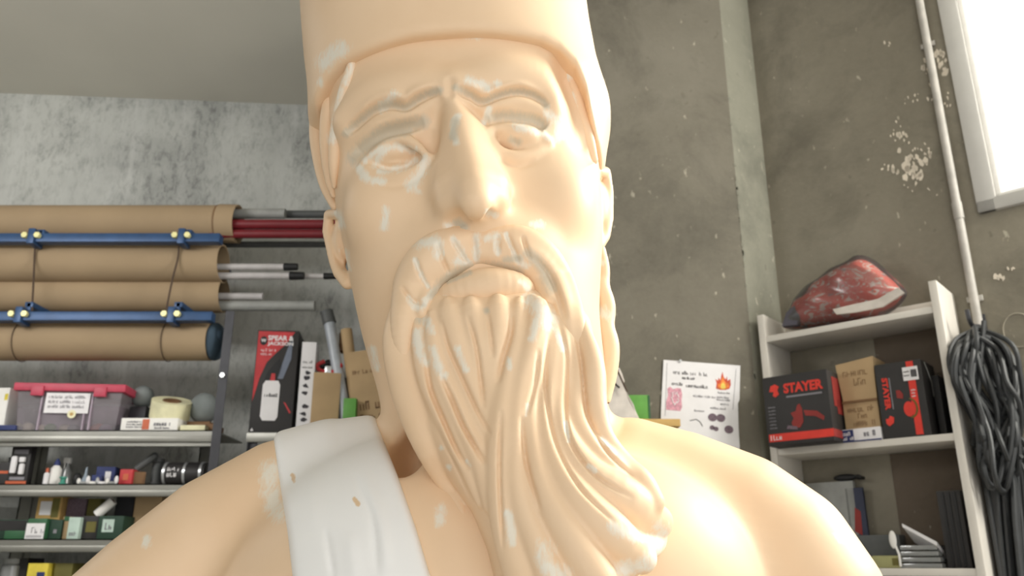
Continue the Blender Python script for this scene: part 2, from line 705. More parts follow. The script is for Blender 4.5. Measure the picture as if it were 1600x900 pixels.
# window: frame and panes, set in the opening
win = thing('window_1', 'white framed window set high in the bare concrete wall', 'window', rwp(tl, 0, zb), -WA)
del win['category']; struct(win)
b = MB()
fw = 0.05
W, H = tr - tl, zt - zb
for (x0, x1, z0, z1) in ((0, fw, 0, H), (W - fw, W, 0, H), (0, W, 0, fw * 0.75), (0, W, H - fw, H), (W / 2 - .03, W / 2 + .03, 0, H)):
    b.box(x0, x1, -0.014, 0.07, z0, z1, 0.006)
b.build('window_frame', M['frame'], win)
b = MB()
for (x0, x1) in ((fw, W / 2 - .03), (W / 2 + .03, W - fw)):
    for (p, q, r_, s) in ((x0, x0 + .014, fw * .7, H - fw), (x1 - .014, x1, fw * .7, H - fw), (x0, x1, fw * .7, fw * .7 + .014), (x0, x1, H - fw - .014, H - fw)):
        b.box(p, q, 0.0, 0.05, r_, s, 0.003)
b.build('sash', M['white'], win)
for (x0, x1) in ((fw, W / 2 - .03), (W / 2 + .03, W - fw)):
    b = MB(); b.box(x0, x1, 0.03, 0.034, fw * .7, H - fw)
    b.build('pane', M['glass'], win, smooth=False)

# flaked paint on the right wall beside the conduit (marks of their own shape)
b = MB()


def fleck(px, py, s, seed):
    r = random.Random(seed)
    t, z = rw(px, py)
    n = 7
    a0 = r.uniform(-.4, .4)
    poly = []
    for i in range(n):
        a = 2 * math.pi * i / n
        q = s * r.uniform(0.55, 1.1)
        x, y = math.cos(a) * q * 0.6, math.sin(a) * q * 1.25
        poly.append((t + x * math.cos(a0) - y * math.sin(a0), z + x * math.sin(a0) + y * math.cos(a0)))
    b.prism(poly, -0.0015, 0.001)


seed = 0
for (cx, cy, sx, sy, n, s0, s1) in ((1428, 262, 14, 16, 26, .006, .014), (1400, 268, 9, 8, 6, .005, .010), (1418, 215, 16, 14, 9, .004, .009),
                                    (1436, 235, 20, 26, 12, .002, .006), (1468, 85, 8, 12, 9, .006, .013), (1446, 105, 6, 7, 6, .005, .010), (1475, 110, 5, 8, 5, .005, .011),
                                    (1428, 152, 14, 9, 9, .002, .005), (1452, 240, 6, 6, 5, .005, .010), (1400, 205, 12, 20, 8, .002, .005), (1385, 255, 8, 10, 5, .003, .006),
                                    (1385, 68, 8, 5, 3, .003, .006), (1450, 140, 8, 20, 7, .002, .005), (1480, 160, 4, 20, 6, .002, .005),
                                    (1560, 433, 12, 5, 5, .004, .009), (1580, 420, 6, 5, 3, .004, .007), (1440, 300, 30, 20, 6, .002, .004)):
    for i in range(n):
        seed += 1
        r = random.Random(seed)
        fleck(r.gauss(cx, sx * .6), r.gauss(cy, sy * .6), r.uniform(s0, s1), seed)
o = b.build('paint_flake', M['chip'], WALLR, smooth=False); o['kind'] = 'stuff'
# chalk ring
b = MB()
t, z = rw(1592, 516)
b.tube([(t + math.cos(a) * .036, -0.0004, z + math.sin(a) * .045) for a in [2 * math.pi * i / 28 for i in range(28)]], 0.0022, 5, closed=True)
b.build('chalk_ring', M['chalk'], WALLR)

# ------------------------------------------------------------------ STATUE: signed-distance sculpting
U = 0.00045      # one sculpting unit in metres; coordinates are relative to the camera position


def P(px, py, Y):
    k, h = ray(px, py)
    return np.array((k * Y, Y, h * Y))


def proj(v):
    dep = v[:, 1] * CT + v[:, 2] * ST
    up = -v[:, 1] * ST + v[:, 2] * CT
    return 800 + F * v[:, 0] / dep, 450 - F * up / dep


def axis(*segs):
    out = []
    for a, b_, s in segs:
        n = max(1, int(round((b_ - a) / s)))
        out.append(np.linspace(a, b_, n, endpoint=False))
    out.append([segs[-1][1]])
    return np.concatenate(out).astype(np.float32)


class Field:
    def __init__(self, xs, ys, zs):
        self.ax = (xs, ys, zs)
        self.F = np.full((len(xs), len(ys), len(zs)), 900.0, np.float32)

    def block(self, lo, hi):
        sl = []
        for a, l, h in zip(self.ax, lo, hi):
            i, j = np.searchsorted(a, l), np.searchsorted(a, h)
            sl.append(slice(max(0, i - 1), min(len(a), j + 1)))
        sl = tuple(sl)
        g = (self.ax[0][sl[0]][:, None, None], self.ax[1][sl[1]][None, :, None], self.ax[2][sl[2]][None, None, :])
        return sl, g

    def comb(self, sl, d, k, op):
        a = self.F[sl]
        if a.size == 0:
            return
        if op == 'add':
            if k <= 0:
                self.F[sl] = np.minimum(a, d)
            else:
                h = np.clip(0.5 + 0.5 * (a - d) / k, 0, 1)
                self.F[sl] = a * (1 - h) + d * h - k * h * (1 - h)
        else:
            d = -d
            if k <= 0:
                self.F[sl] = np.maximum(a, d)
            else:
                h = np.clip(0.5 + 0.5 * (d - a) / k, 0, 1)
                self.F[sl] = a * (1 - h) + d * h + k * h * (1 - h)

    def fn(self, f, lo, hi, k=0, op='add'):
        sl, g = self.block(lo, hi)
        self.comb(sl, f(*g).astype(np.float32), k, op)

    def ell(self, c, r, k=0, op='add', m=None):
        c = np.asarray(c, float); r = np.asarray(r, float)
        R = float(max(r)) + k + 8 if m is not None else None
        lo = c - (R if R else r + k + 8); hi = c + (R if R else r + k + 8)

        def f(x, y, z):
            x, y, z = x - c[0], y - c[1], z - c[2]
            if m is not None:
                x, y, z = m[0][0] * x + m[0][1] * y + m[0][2] * z, m[1][0] * x + m[1][1] * y + m[1][2] * z, m[2][0] * x + m[2][1] * y + m[2][2] * z
            k0 = np.sqrt((x / r[0]) ** 2 + (y / r[1]) ** 2 + (z / r[2]) ** 2)
            k1 = np.sqrt((x / r[0] ** 2) ** 2 + (y / r[1] ** 2) ** 2 + (z / r[2] ** 2) ** 2) + 1e-6
            return k0 * (k0 - 1) / k1
        self.fn(f, lo, hi, k, op)

    def chain(self, pts, rad, k=0, op='add'):
        pts = [np.asarray(p, float) for p in pts]
        mg = k + 8
        rm = max(rad)
        lo = np.min(pts, axis=0) - rm - mg
        hi = np.max(pts, axis=0) + rm + mg
        sl, g = self.block(lo, hi)
        shp = tuple(len(a[s]) for a, s in zip(self.ax, sl))
        if 0 in shp:
            return
        D = np.full(shp, 900.0, np.float32)
        for a, b_, ra, rb in zip(pts[:-1], pts[1:], rad[:-1], rad[1:]):
            r = max(ra, rb) + mg
            l2, h2 = np.minimum(a, b_) - r, np.maximum(a, b_) + r
            s2, g2 = self.block(l2, h2)
            s3 = tuple(slice(max(0, q.start - p.start), max(0, q.stop - p.start)) for q, p in zip(s2, sl))
            if 0 in D[s3].shape:
                continue
            ab = b_ - a
            L = float(ab @ ab) + 1e-9
            x, y, z = g2[0] - a[0], g2[1] - a[1], g2[2] - a[2]
            t = np.clip((x * ab[0] + y * ab[1] + z * ab[2]) / L, 0, 1)
            d = np.sqrt((x - t * ab[0]) ** 2 + (y - t * ab[1]) ** 2 + (z - t * ab[2]) ** 2) - (ra + t * (rb - ra))
            D[s3] = np.minimum(D[s3], d)
        self.comb(sl, D, k, op)

    def mesh(self):
        Fd = self.F
        S = Fd < 0
        nx, ny, nz = Fd.shape
        c = [S[i:nx - 1 + i, j:ny - 1 + j, k:nz - 1 + k] for i in (0, 1) for j in (0, 1) for k in (0, 1)]
        an = c[0].copy(); al = c[0].copy()
        for q in c[1:]:
            an |= q; al &= q
        act = an & ~al
        I, J, K = np.nonzero(act)
        n = len(I)
        idx = np.full(act.shape, -1, np.int32)
        idx[I, J, K] = np.arange(n, dtype=np.int32)
        acc = np.zeros((n, 3)); cnt = np.zeros(n)
        for ax_ in range(3):
            oth = [q for q in range(3) if q != ax_]
            for e0 in (0, 1):
                for e1 in (0, 1):
                    o = [0, 0, 0]; o[oth[0]] = e0; o[oth[1]] = e1
                    p = [0, 0, 0]; p[ax_] = 1
                    f0 = Fd[I + o[0], J + o[1], K + o[2]]
                    f1 = Fd[I + o[0] + p[0], J + o[1] + p[1], K + o[2] + p[2]]
                    cr = (f0 < 0) != (f1 < 0)
                    t = np.where(cr, f0 / np.where(cr, f0 - f1, 1), 0)
                    v = np.zeros((n, 3)); v[:, 0] = o[0]; v[:, 1] = o[1]; v[:, 2] = o[2]
                    v[:, ax_] = t
                    acc += v * cr[:, None]; cnt += cr
        fr = acc / cnt[:, None]
        co = np.empty((n, 3))
        for q, (a, ii) in enumerate(zip(self.ax, (I, J, K))):
            co[:, q] = a[ii] + fr[:, q] * (a[ii + 1] - a[ii])
        quads = []
        for ax_ in range(3):
            sl0 = [slice(1, -1)] * 3; sl1 = [slice(1, -1)] * 3
            sl0[ax_] = slice(0, -1); sl1[ax_] = slice(1, None)
            A, B = S[tuple(sl0)], S[tuple(sl1)]
            ii = np.nonzero(A != B)
            base = [ii[0].copy(), ii[1].copy(), ii[2].copy()]
            for q in range(3):
                if q != ax_:
                    base[q] += 1
            inside = A[ii]
            o1, o2 = [(ax_ + 1) % 3, (ax_ + 2) % 3]
            vs = []
            for (d1, d2) in ((-1, -1), (0, -1), (0, 0), (-1, 0)):
                p = [base[0], base[1], base[2]]
                p[o1] = p[o1] + d1; p[o2] = p[o2] + d2
                vs.append(idx[p[0], p[1], p[2]])
            q = np.stack(vs, 1)
            q[~inside] = q[~inside][:, ::-1]
            quads.append(q)
        q = np.concatenate(quads)
        q = q[(q >= 0).all(1)]
        return co, q


def smooth(co, q, it, lam=0.5):
    e = np.concatenate([q[:, [0, 1]], q[:, [1, 2]], q[:, [2, 3]], q[:, [3, 0]]])
    n = len(co)
    deg = np.bincount(e[:, 0], minlength=n) + np.bincount(e[:, 1], minlength=n)
    deg = np.maximum(deg, 1)
    for i in range(it):
        l = lam if i % 2 == 0 else -lam * 1.02
        s = np.stack([np.bincount(e[:, 0], co[e[:, 1], a], n) + np.bincount(e[:, 1], co[e[:, 0], a], n) for a in range(3)], 1)
        co = co + l * (s / deg[:, None] - co)
    return co


def spline(pts, per=6):
    """Catmull-Rom through the rows of pts"""
    p = np.asarray(pts, float)
    if len(p) < 3:
        return np.array([p[0] + (p[-1] - p[0]) * t for t in np.linspace(0, 1, per + 1)])
    q = np.vstack([2 * p[0] - p[1], p, 2 * p[-1] - p[-2]])
    out = []
    for i in range(1, len(q) - 2):
        for t in np.linspace(0, 1, per, endpoint=False):
            a, b_, c, d = q[i - 1], q[i], q[i + 1], q[i + 2]
            out.append(0.5 * ((2 * b_) + (-a + c) * t + (2 * a - 5 * b_ + 4 * c - d) * t * t + (-a + 3 * b_ - 3 * c + d) * t ** 3))
    out.append(p[-1])
    return np.array(out)


def pdist(px, py, line, front=None):
    """distance in pixels of points to a polyline, and position along it (0..1)"""
    D = np.full(len(px), 1e6); T = np.zeros(len(px))
    seg = np.hypot(*(line[1:] - line[:-1]).T[:2])
    cum = np.concatenate([[0], np.cumsum(seg)]); tot = cum[-1] + 1e-9
    for i in range(len(line) - 1):
        a, b_ = line[i, :2], line[i + 1, :2]
        ab = b_ - a; L = ab @ ab + 1e-9
        t = np.clip(((px - a[0]) * ab[0] + (py - a[1]) * ab[1]) / L, 0, 1)
        d = np.hypot(px - a[0] - t * ab[0], py - a[1] - t * ab[1])
        m = d < D
        D[m] = d[m]; T[m] = (cum[i] + t[m] * seg[i]) / tot
    return D, T


def stroke(co, line, width, amp, ymax=1420.0, taper=0.25, sharp=2.0):
    """push (amp > 0) or pull the surface along a line drawn over the front of the sculpture"""
    line = spline(line)
    px, py = proj(co)
    w3 = width * 3
    m = (px > line[:, 0].min() - w3) & (px < line[:, 0].max() + w3) & (py > line[:, 1].min() - w3) & (py < line[:, 1].max() + w3) & (co[:, 1] < ymax)
    ids = np.nonzero(m)[0]
    if len(ids) == 0:
        return
    d, t = pdist(px[ids], py[ids], line)
    e = np.clip(np.minimum(t, 1 - t) / max(taper, 1e-3), 0, 1) ** 0.7 if taper > 0 else 1.0
    pr = np.exp(-np.abs(d / width) ** sharp) * e
    co[ids, 1] += amp * pr


def paintmask(co, blobs, ymax=1420.0):
    px, py = proj(co)
    a = np.zeros(len(co))
    for line, r in blobs:
        line = np.asarray(line, float)
        if len(line) == 1:
            line = np.vstack([line, line + 0.5])
        else:
            line = spline(line, 3)
        m = (np.abs(px - line[:, 0].mean()) < np.ptp(line[:, 0]) + 4 * r) & (np.abs(py - line[:, 1].mean()) < np.ptp(line[:, 1]) + 4 * r) & (co[:, 1] < ymax)
        ids = np.nonzero(m)[0]
        if len(ids):
            d, _ = pdist(px[ids], py[ids], line)
            a[ids] = np.maximum(a[ids], np.clip(1.15 - 0.62 * d / r, 0, 1))
    return a


def np_mesh(name, co, q, m, parent, attrs=None):
    me = bpy.data.meshes.new(name)
    w = co * U + np.array((0, 0, CAMZ)) - np.array(parent.location)
    me.vertices.add(len(w)); me.vertices.foreach_set('co', w.astype(np.float32).ravel())
    me.loops.add(len(q) * 4); me.loops.foreach_set('vertex_index', q.astype(np.int32).ravel())
    me.polygons.add(len(q)); me.polygons.foreach_set('loop_start', np.arange(0, len(q) * 4, 4, dtype=np.int32))
    me.polygons.foreach_set('use_smooth', np.ones(len(q), bool))
    me.update(calc_edges=True)
    me.validate()
    for k, v in (attrs or {}).items():
        a = me.attributes.new(k, 'FLOAT', 'POINT')
        a.data.foreach_set('value', v.astype(np.float32))
    me.materials.append(m)
    o = bpy.data.objects.new(name, me)
    COL.objects.link(o)
    o.parent = parent
    return o


class Loft:
    """stack of super-ellipses; each row: py, left px, right px, centre depth, front depth"""

    def __init__(self, rows, n=2.3, back=None, inset=0.0):
        Z, cx, rx, cy, ry = [], [], [], [], []
        for py, l, r, yc, yf in rows:
            a, b_ = P(l, py, yc), P(r, py, yc)
            Z.append(a[2]); cx.append((a[0] + b_[0]) / 2); rx.append((b_[0] - a[0]) / 2); cy.append(yc); ry.append(yc - yf)
        o = np.argsort(Z)
        # resample smoothly
        Z = np.array(Z)[o]
        zz = np.linspace(Z[0], Z[-1], 240)
        ker = np.hanning(15); ker /= ker.sum()
        self.v = []
        for arr in (cx, rx, cy, ry):
            v = np.interp(zz, Z, np.array(arr)[o])
            v = np.convolve(np.pad(v, 7, 'edge'), ker, 'valid')
            self.v.append(v)
        self.Z, self.n, self.back, self.inset = zz, n, back, inset

    def bounds(self, pad):
        cx, rx, cy, ry = self.v
        return (np.array(((cx - rx).min() - pad, (cy - ry).min() - pad, self.Z[0] - pad)), np.array(((cx + rx).max() + pad, (cy + ry).max() + pad, self.Z[-1] + pad)))

    def __call__(self, x, y, z):
        cx, rx, cy, ry = [np.interp(z, self.Z, v) for v in self.v]
        rx = rx - self.inset; ry = ry - self.inset
        if self.back:
            ry = np.where(y > cy, ry * self.back, ry)
        dx, dy = x - cx, y - cy
        f = (np.abs(dx / rx) ** self.n + np.abs(dy / ry) ** self.n) ** (1 / self.n) + 1e-6
        d = np.sqrt(dx * dx + dy * dy) * (1 - 1 / f)
        d = np.where(f < 0.5, -0.5 * np.minimum(rx, ry), d)
        cap = np.maximum(z - self.Z[-1], self.Z[0] - z)
        return np.maximum(d, cap)


def ysurf(px, py, fns, y0=980.0, y1=1560.0):
    Ys = np.linspace(y0, y1, 700)
    k, h = ray(px, py)
    d = np.min([f(k * Ys, Ys, h * Ys) for f in fns], axis=0)
    i = np.nonzero(d < 0)[0]
    return Ys[i[0]] if len(i) else 1420.0


HEAD = Loft([(-80, 512, 885, 1440, 1215), (60, 508, 905, 1440, 1208), (130, 510, 915, 1440, 1202), (200, 514, 926, 1440, 1200), (270, 521, 934, 1440, 1200), (330, 529, 938, 1440, 1200),
             (400, 543, 939, 1440, 1198), (450, 553, 936, 1440, 1196), (500, 563, 934, 1440, 1200), (540, 572, 938, 1440, 1214), (580, 583, 944, 1440, 1240),
             (620, 594, 948, 1440, 1285), (660, 600, 950, 1440, 1330), (700, 596, 956, 1440, 1345), (800, 560, 1000, 1440, 1330)], n=2.35)
BEARD = Loft([(455, 660, 880, 1250, 1215), (478, 632, 905, 1250, 1180), (502, 618, 922, 1250, 1163), (560, 618, 935, 1245, 1145), (620, 632, 940, 1235, 1130), (680, 652, 945, 1220, 1112),
              (740, 694, 980, 1205, 1096), (800, 738, 1012, 1185, 1080), (860, 762, 1012, 1165, 1068), (920, 776, 990, 1150, 1062), (990, 800, 950, 1130, 1072)], n=2.2)
HAT = Loft([(-260, 462, 880, 1450, 1190), (-150, 466, 896, 1450, 1185), (0, 474, 912, 1450, 1180), (60, 478, 920, 1450, 1178), (120, 483, 931, 1450, 1176), (150, 487, 940, 1450, 1176),
            (185, 489, 952, 1450, 1176), (215, 489, 952, 1450, 1178), (250, 490, 946, 1450, 1180), (300, 494, 940, 1450, 1185)], n=2.25)


def placed(pts, fns, prot, scale=1.0):
    """rows (px, py, radius): chain of balls whose fronts stand prot*radius proud of the given surfaces"""
    s = spline([(a[0], a[1], a[2]) for a in pts], 4)
    out, rad = [], []
    raw = [ysurf(a, b_, fns) for a, b_, _ in s]
    raw = np.convolve(np.pad(raw, 2, 'edge'), np.ones(5) / 5, 'valid')
    for (a, b_, r), y in zip(s, raw):
        r = max(r, 2.0)
        out.append(P(a, b_, y + r - prot * r)); rad.append(r * scale)
    return out, rad


base = at(770, 980, 0.62)
STATUE = thing('statue', 'peach painted bearded man statue in a tall round hat and white one-shoulder tunic', 'statue', (-0.03, 0.64, 0.0))

# ---- the figure: head, neck, torso and arms in one surface
fig = Field(axis((-1000, -425, 10), (-425, 260, 2.6), (260, 900, 10)),
            axis((960, 1085, 9), (1085, 1290, 2.6), (1290, 1480, 6), (1480, 1760, 14)),
            axis((-760, -60, 14), (-60, 180, 6), (180, 1010, 2.6), (1010, 1160, 14)))


def torso_parts(fd, grow=0.0, k=45):
    g = grow
    # chest and belly
    fd.ell(P(770, 1060, 1390) * 1.0, (470 + g, 262 + g, 380 + g), k)
    fd.ell(P(640, 900, 1330), (210 + g, 165 + g, 170 + g), k)
    fd.ell(P(940, 900, 1330), (215 + g, 165 + g, 170 + g), k)
    fd.ell((-20, 1400, -480), (430 + g, 255 + g, 420 + g), k)
    # trapezius and shoulders
    fd.chain([P(610, 735, 1470), P(520, 765, 1470), P(440, 782, 1455), P(345, 845, 1430), P(245, 930, 1410), P(120, 1040, 1390), P(40, 1180, 1380), P(30, 1500, 1370)],
             [88 + g, 108 + g, 102 + g, 110 + g, 112 + g, 108 + g, 104 + g, 92 + g], k)
    fd.chain([P(900, 720, 1470), P(985, 755, 1470), P(1060, 782, 1460), P(1150, 822, 1440), P(1215, 872, 1420), P(1258, 940, 1400), P(1275, 1060, 1390), P(1265, 1500, 1370)],
             [88 + g, 112 + g, 118 + g, 122 + g, 124 + g, 124 + g, 118 + g, 96 + g], k)


torso_parts(fig)
lo, hi = HEAD.bounds(50)
fig.fn(HEAD, lo, hi, 30)
fig.ell(P(715, 60, 1450), (238, 246, 330), 10)      # back of the skull
fig.ell(P(640, 712, 1310), (33, 110, 62), 20, 'cut')     # hollow between neck and collar bone
HS = [HEAD]


def put(f, pts, prot, k, fns=HS, op='add', scale=1.0):
    p, r = placed(pts, fns, prot, scale)
    f.chain(p, r, k, op)


def spot(f, px, py, r, prot, k, op='add', fns=HS, m=None):
    """ellipsoid with radii r, its front prot units proud of the face (op cut: prot units deep)"""
    y = ysurf(px, py, fns)
    if op == 'add':
        f.ell(P(px, py, y + r[1] - prot), r, k, op, m)
    else:
        f.ell(P(px, py, y - r[1] + prot), r, k, op, m)


# cheeks and brow
spot(fig, 600, 330, (62, 60, 70), 9, 40)
spot(fig, 868, 315, (58, 60, 70), 9, 40)
put(fig, [(545, 190, 22), (580, 158, 26), (620, 143, 26), (660, 138, 24), (695, 142, 18)], 0.5, 44)
put(fig, [(722, 140, 18), (755, 132, 24), (795, 126, 26), (835, 134, 24), (862, 160, 18)], 0.5, 44)
# eye sockets
spot(fig, 612, 226, (64, 60, 44), 25, 22, 'cut')
spot(fig, 808, 205, (58, 60, 40), 25, 22, 'cut')
spot(fig, 668, 205, (30, 50, 44), 16, 24, 'cut')
spot(fig, 750, 186, (24, 50, 34), 9, 24, 'cut')
# eyeballs and lids
spot(fig, 616, 246, (48, 40, 31), 0, 4)
spot(fig, 808, 222, (46, 40, 29), 9, 10)
put(fig, [(566, 262, 6), (582, 240, 9), (606, 222, 10), (632, 218, 10), (654, 230, 8), (668, 246, 5)], 0.55, 8)
put(fig, [(576, 266, 6), (598, 274, 8), (626, 276, 9), (650, 266, 8), (668, 248, 5)], 0.45, 8)
put(fig, [(762, 206, 5), (782, 200, 9), (808, 198, 10), (834, 205, 9), (856, 222, 5)], 0.55, 8)
put(fig, [(764, 212, 5), (780, 236, 9), (806, 246, 11), (834, 239, 9), (854, 224, 5)], 0.35, 14)
# nose
ny = [(705, 150, 18, 10), (714, 185, 18, 26), (724, 225, 20, 46), (734, 265, 24, 68), (741, 298, 27, 86), (743, 316, 27, 90)]
fig.chain([P(a, b_, ysurf(a, b_, HS) + r - pr) for a, b_, r, pr in ny], [r for _, _, r, _ in ny], 20)
for side in ([(712, 208, 15, 14), (709, 262, 27, 33), (710, 298, 35, 48), (711, 318, 30, 50)], [(736, 203, 13, 14), (751, 256, 23, 34), (764, 293, 31, 50), (768, 310, 27, 52)]):
    fig.chain([P(a, b_, ysurf(a, b_, HS) + r - pr) for a, b_, r, pr in side], [r for _, _, r, _ in side], 32)
spot(fig, 742, 330, (16, 40, 16), 66, 12)
fig.ell(P(712, 346, 1165), (22, 40, 11), 8, 'cut')
fig.ell(P(768, 338, 1150), (14, 20, 8), 8, 'cut')
# upper lip region, lower lip, chin
spot(fig, 752, 385, (110, 70, 60), 14, 30)
put(fig, [(688, 470, 12), (716, 458, 24), (762, 449, 30), (804, 449, 24), (828, 457, 12)], 1.4, 8)
# ears
ey = 1440
fig.chain([P(530, 332, ey - 40), P(514, 336, ey), P(512, 362, ey + 6), P(520, 395, ey), P(531, 425, ey - 10), P(543, 442, ey - 25)], [9, 10, 10, 11, 13, 12], 6)
fig.ell(P(531, 382, ey), (17, 24, 56), 8)
fig.chain([P(936, 268, ey - 40), P(945, 270, ey), P(949, 300, ey + 6), P(949, 340, ey), P(943, 368, ey - 10), P(934, 384, ey - 25)], [9, 12, 12, 12, 13, 12], 6)
fig.ell(P(936, 325, ey), (18, 24, 56), 8)
co, q = fig.mesh()
co = smooth(co, q, 6)
G = []
# carved brow bands, eyelid hollows, creases
BROW_L = [(541, 208), (560, 191), (584, 172), (610, 164), (634, 168), (652, 156), (668, 147), (686, 141)]
BROW_R = [(712, 137), (734, 147), (754, 158), (780, 149), (806, 143), (830, 147), (846, 156), (854, 166)]
stroke(co, BROW_L, 7, 13, taper=0.12, sharp=3)
stroke(co, BROW_R, 6.5, 12, taper=0.12, sharp=3)
stroke(co, [(548, 196), (580, 160), (612, 149), (634, 154), (652, 142), (684, 131)], 8, -6, taper=0.2)
stroke(co, [(556, 224), (580, 200), (610, 184), (640, 180), (666, 168), (688, 158)], 10, -6, taper=0.3)
stroke(co, [(750, 170), (780, 164), (810, 160), (838, 168), (855, 182)], 8, -6, taper=0.3)
stroke(co, [(712, 127), (738, 136), (756, 146), (782, 137), (812, 132), (846, 146)], 6, -4, taper=0.2)
LID_L = [(553, 247), (572, 225), (598, 206), (628, 198), (662, 190)]
LID_R = [(766, 184), (790, 181), (818, 184), (838, 189), (852, 200)]
stroke(co, LID_L, 10, 15, taper=0.15, sharp=3)
stroke(co, LID_R, 9, 13, taper=0.1, sharp=3)
stroke(co, [(600, 250), (625, 247), (645, 250)], 5, 3)
stroke(co, [(805, 220), (807, 223)], 5, 4, taper=0)
stroke(co, [(580, 284), (612, 291), (650, 282), (672, 262)], 5, 3)
stroke(co, [(778, 248), (806, 260), (838, 250)], 5, 3)
stroke(co, [(690, 150), (683, 178), (678, 200)], 9, 6)
stroke(co, [(712, 148), (735, 168), (764, 198)], 6, 8)
stroke(co, [(703, 118), (703, 140), (704, 156)], 7, 5)
stroke(co, [(790, 290), (796, 315), (790, 330)], 5, 3)
stroke(co, [(866, 82), (884, 128), (898, 180), (912, 228), (926, 256)], 12, 24, ymax=1460, taper=0.2)
stroke(co, [(522, 345), (520, 380), (533, 420)], 4, 6, ymax=1480)
stroke(co, [(530, 400), (540, 425)], 4, 5, ymax=1480)

FILL = [([(596, 168), (608, 156), (616, 146)], 8), ([(560, 262), (572, 278), (600, 284)], 7), ([(586, 258), (600, 236), (624, 230), (646, 236)], 7), ([(592, 266), (625, 262), (650, 250)], 7),
        ([(664, 252), (656, 274), (645, 288)], 11), ([(570, 250), (586, 238), (600, 230)], 6), ([(655, 300)], 6), ([(732, 125), (752, 130), (762, 138)], 8), ([(776, 130)], 6),
        ([(806, 196), (834, 204), (852, 212), (862, 216)], 7), ([(858, 178), (872, 192), (872, 214)], 9), ([(764, 170), (757, 190)], 5), ([(690, 52), (720, 52), (748, 58)], 7),
        ([(715, 182), (708, 200), (712, 222)], 6), ([(604, 330), (600, 356)], 8), ([(830, 350), (846, 352)], 7), ([(700, 352), (722, 354)], 7), ([(764, 332), (774, 336)], 6),
        ([(526, 334), (534, 350)], 8), ([(536, 396), (542, 418)], 8), ([(582, 545), (588, 575)], 6), ([(694, 468), (730, 474)], 6), ([(812, 440), (826, 452)], 5),
        ([(690, 795), (688, 815)], 10), ([(422, 735), (424, 770), (432, 800)], 16), ([(228, 840), (228, 852)], 6), ([(735, 640)], 4), ([(1305, 835), (1312, 845)], 5)]
BARE = [(BROW_L, 7), (BROW_R, 6), (LID_L, 11), (LID_R, 9), ([(572, 232), (600, 214), (640, 203)], 8), ([(800, 219), (810, 222)], 7), ([(715, 348), (725, 356)], 8), ([(712, 190), (708, 215)], 7),
        ([(700, 440), (735, 426)], 4)]
NP_ATTR = {'filler': paintmask(co, FILL), 'bare': paintmask(co, BARE)}
np_mesh('figure', co, q, M['statue'], STATUE, NP_ATTR)

# ---- hat: tall round cap whose hem dips on both sides
HEM = [(470, 185), (490, 150), (512, 112), (540, 90), (590, 68), (640, 54), (690, 48), (760, 46), (810, 51), (846, 58), (873, 72), (898, 98), (914, 134), (922, 172), (931, 206), (941, 240), (954, 262)]
hx, hz = [], []
for a, b_ in HEM:
    p = P(a, b_, ysurf(a, b_, [HAT]))
    hx.append(p[0]); hz.append(p[2])
hat = Field(axis((-470, -250, 3.5), (-250, 260, 2.8)), axis((1160, 1330, 2.8), (1330, 1760, 8)), axis((600, 1010, 2.8), (1010, 1520, 12)))


def hatfn(x, y, z):
    d = HAT(x, y, z)
    hem = np.interp(x, hx, hz) - np.clip(y - 1250, 0, 400) * 0.15
    c = (hem - z) * 0.75
    k = 16.0
    h = np.clip(0.5 + 0.5 * (c - d) / k, 0, 1)
    d = d * (1 - h) + c * h + k * h * (1 - h)
    top = z - 1440
    k = 40.0
    h = np.clip(0.5 + 0.5 * (top - d) / k, 0, 1)
    return d * (1 - h) + top * h + k * h * (1 - h)


hat.fn(hatfn, (-480, 1150, 560), (340, 1780, 1530))
co, q = hat.mesh()
co = smooth(co, q, 8)
np_mesh('hat', co, q, M['statue'], STATUE, {'filler': paintmask(co, [([(506, 100), (520, 86), (534, 74)], 13), ([(500, 128)], 7)]), 'bare': np.zeros(len(co))})

# ---- hair at the temples and the curls behind the right ear
hair = Field(axis((-420, -190, 2.6), (-190, 60, 10), (60, 260, 2.6)), axis((1180, 1520, 3)), axis((260, 950, 2.8)))
HH = [HEAD]
for pts in ([(512, 110, 12, 1360), (501, 150, 15, 1400), (496, 205, 15, 1410), (500, 250, 13, 1410), (509, 290, 11, 1400), (522, 322, 7, 1390)],
            [(530, 104, 11, 1322), (518, 150, 14, 1328), (511, 200, 13, 1338), (511, 245, 11, 1345), (516, 285, 8, 1352), (521, 305, 5, 1360)],
            [(551, 98, 8, 1248), (543, 132, 12, 1262), (533, 175, 13, 1278), (525, 220, 12, 1294), (522, 262, 9, 1310), (522, 292, 4, 1330)]):
    s_ = spline(pts, 4)
    hair.chain([P(a, b_, y) for a, b_, r, y in s_], [r * 1.05 for a, b_, r, y in s_], 5)
put(hair, [(872, 78, 11), (890, 120, 13), (904, 168, 14), (917, 214, 13), (927, 250, 9)], -0.7, 8, HH)
for pts in ([(936, 392, 12), (941, 420, 13), (939, 452, 14)], [(936, 445, 16), (946, 478, 17), (944, 512, 16)], [(940, 505, 18), (949, 540, 20), (946, 580, 20), (940, 620, 16)]):
    s = spline(pts, 4)
    hair.chain([P(a, b_, 1400) for a, b_, r in s], [r * 1.05 for a, b_, r in s], 5)
co, q = hair.mesh()
co = smooth(co, q, 4)
HFILL = paintmask(co, [([(512, 96), (502, 130)], 8), ([(550, 104), (540, 130)], 8), ([(534, 140), (526, 190), (518, 220)], 8),
        ([(878, 92), (888, 120)], 6), ([(893, 150), (899, 190)], 6), ([(940, 486), (950, 494)], 9), ([(940, 410)], 5)], 1500)


def submesh(name, keep_q):
    u, inv = np.unique(keep_q, return_inverse=True)
    np_mesh(name, co[u], inv.reshape(-1, 4), M['statue'], STATUE, {'filler': HFILL[u], 'bare': np.zeros(len(u))})


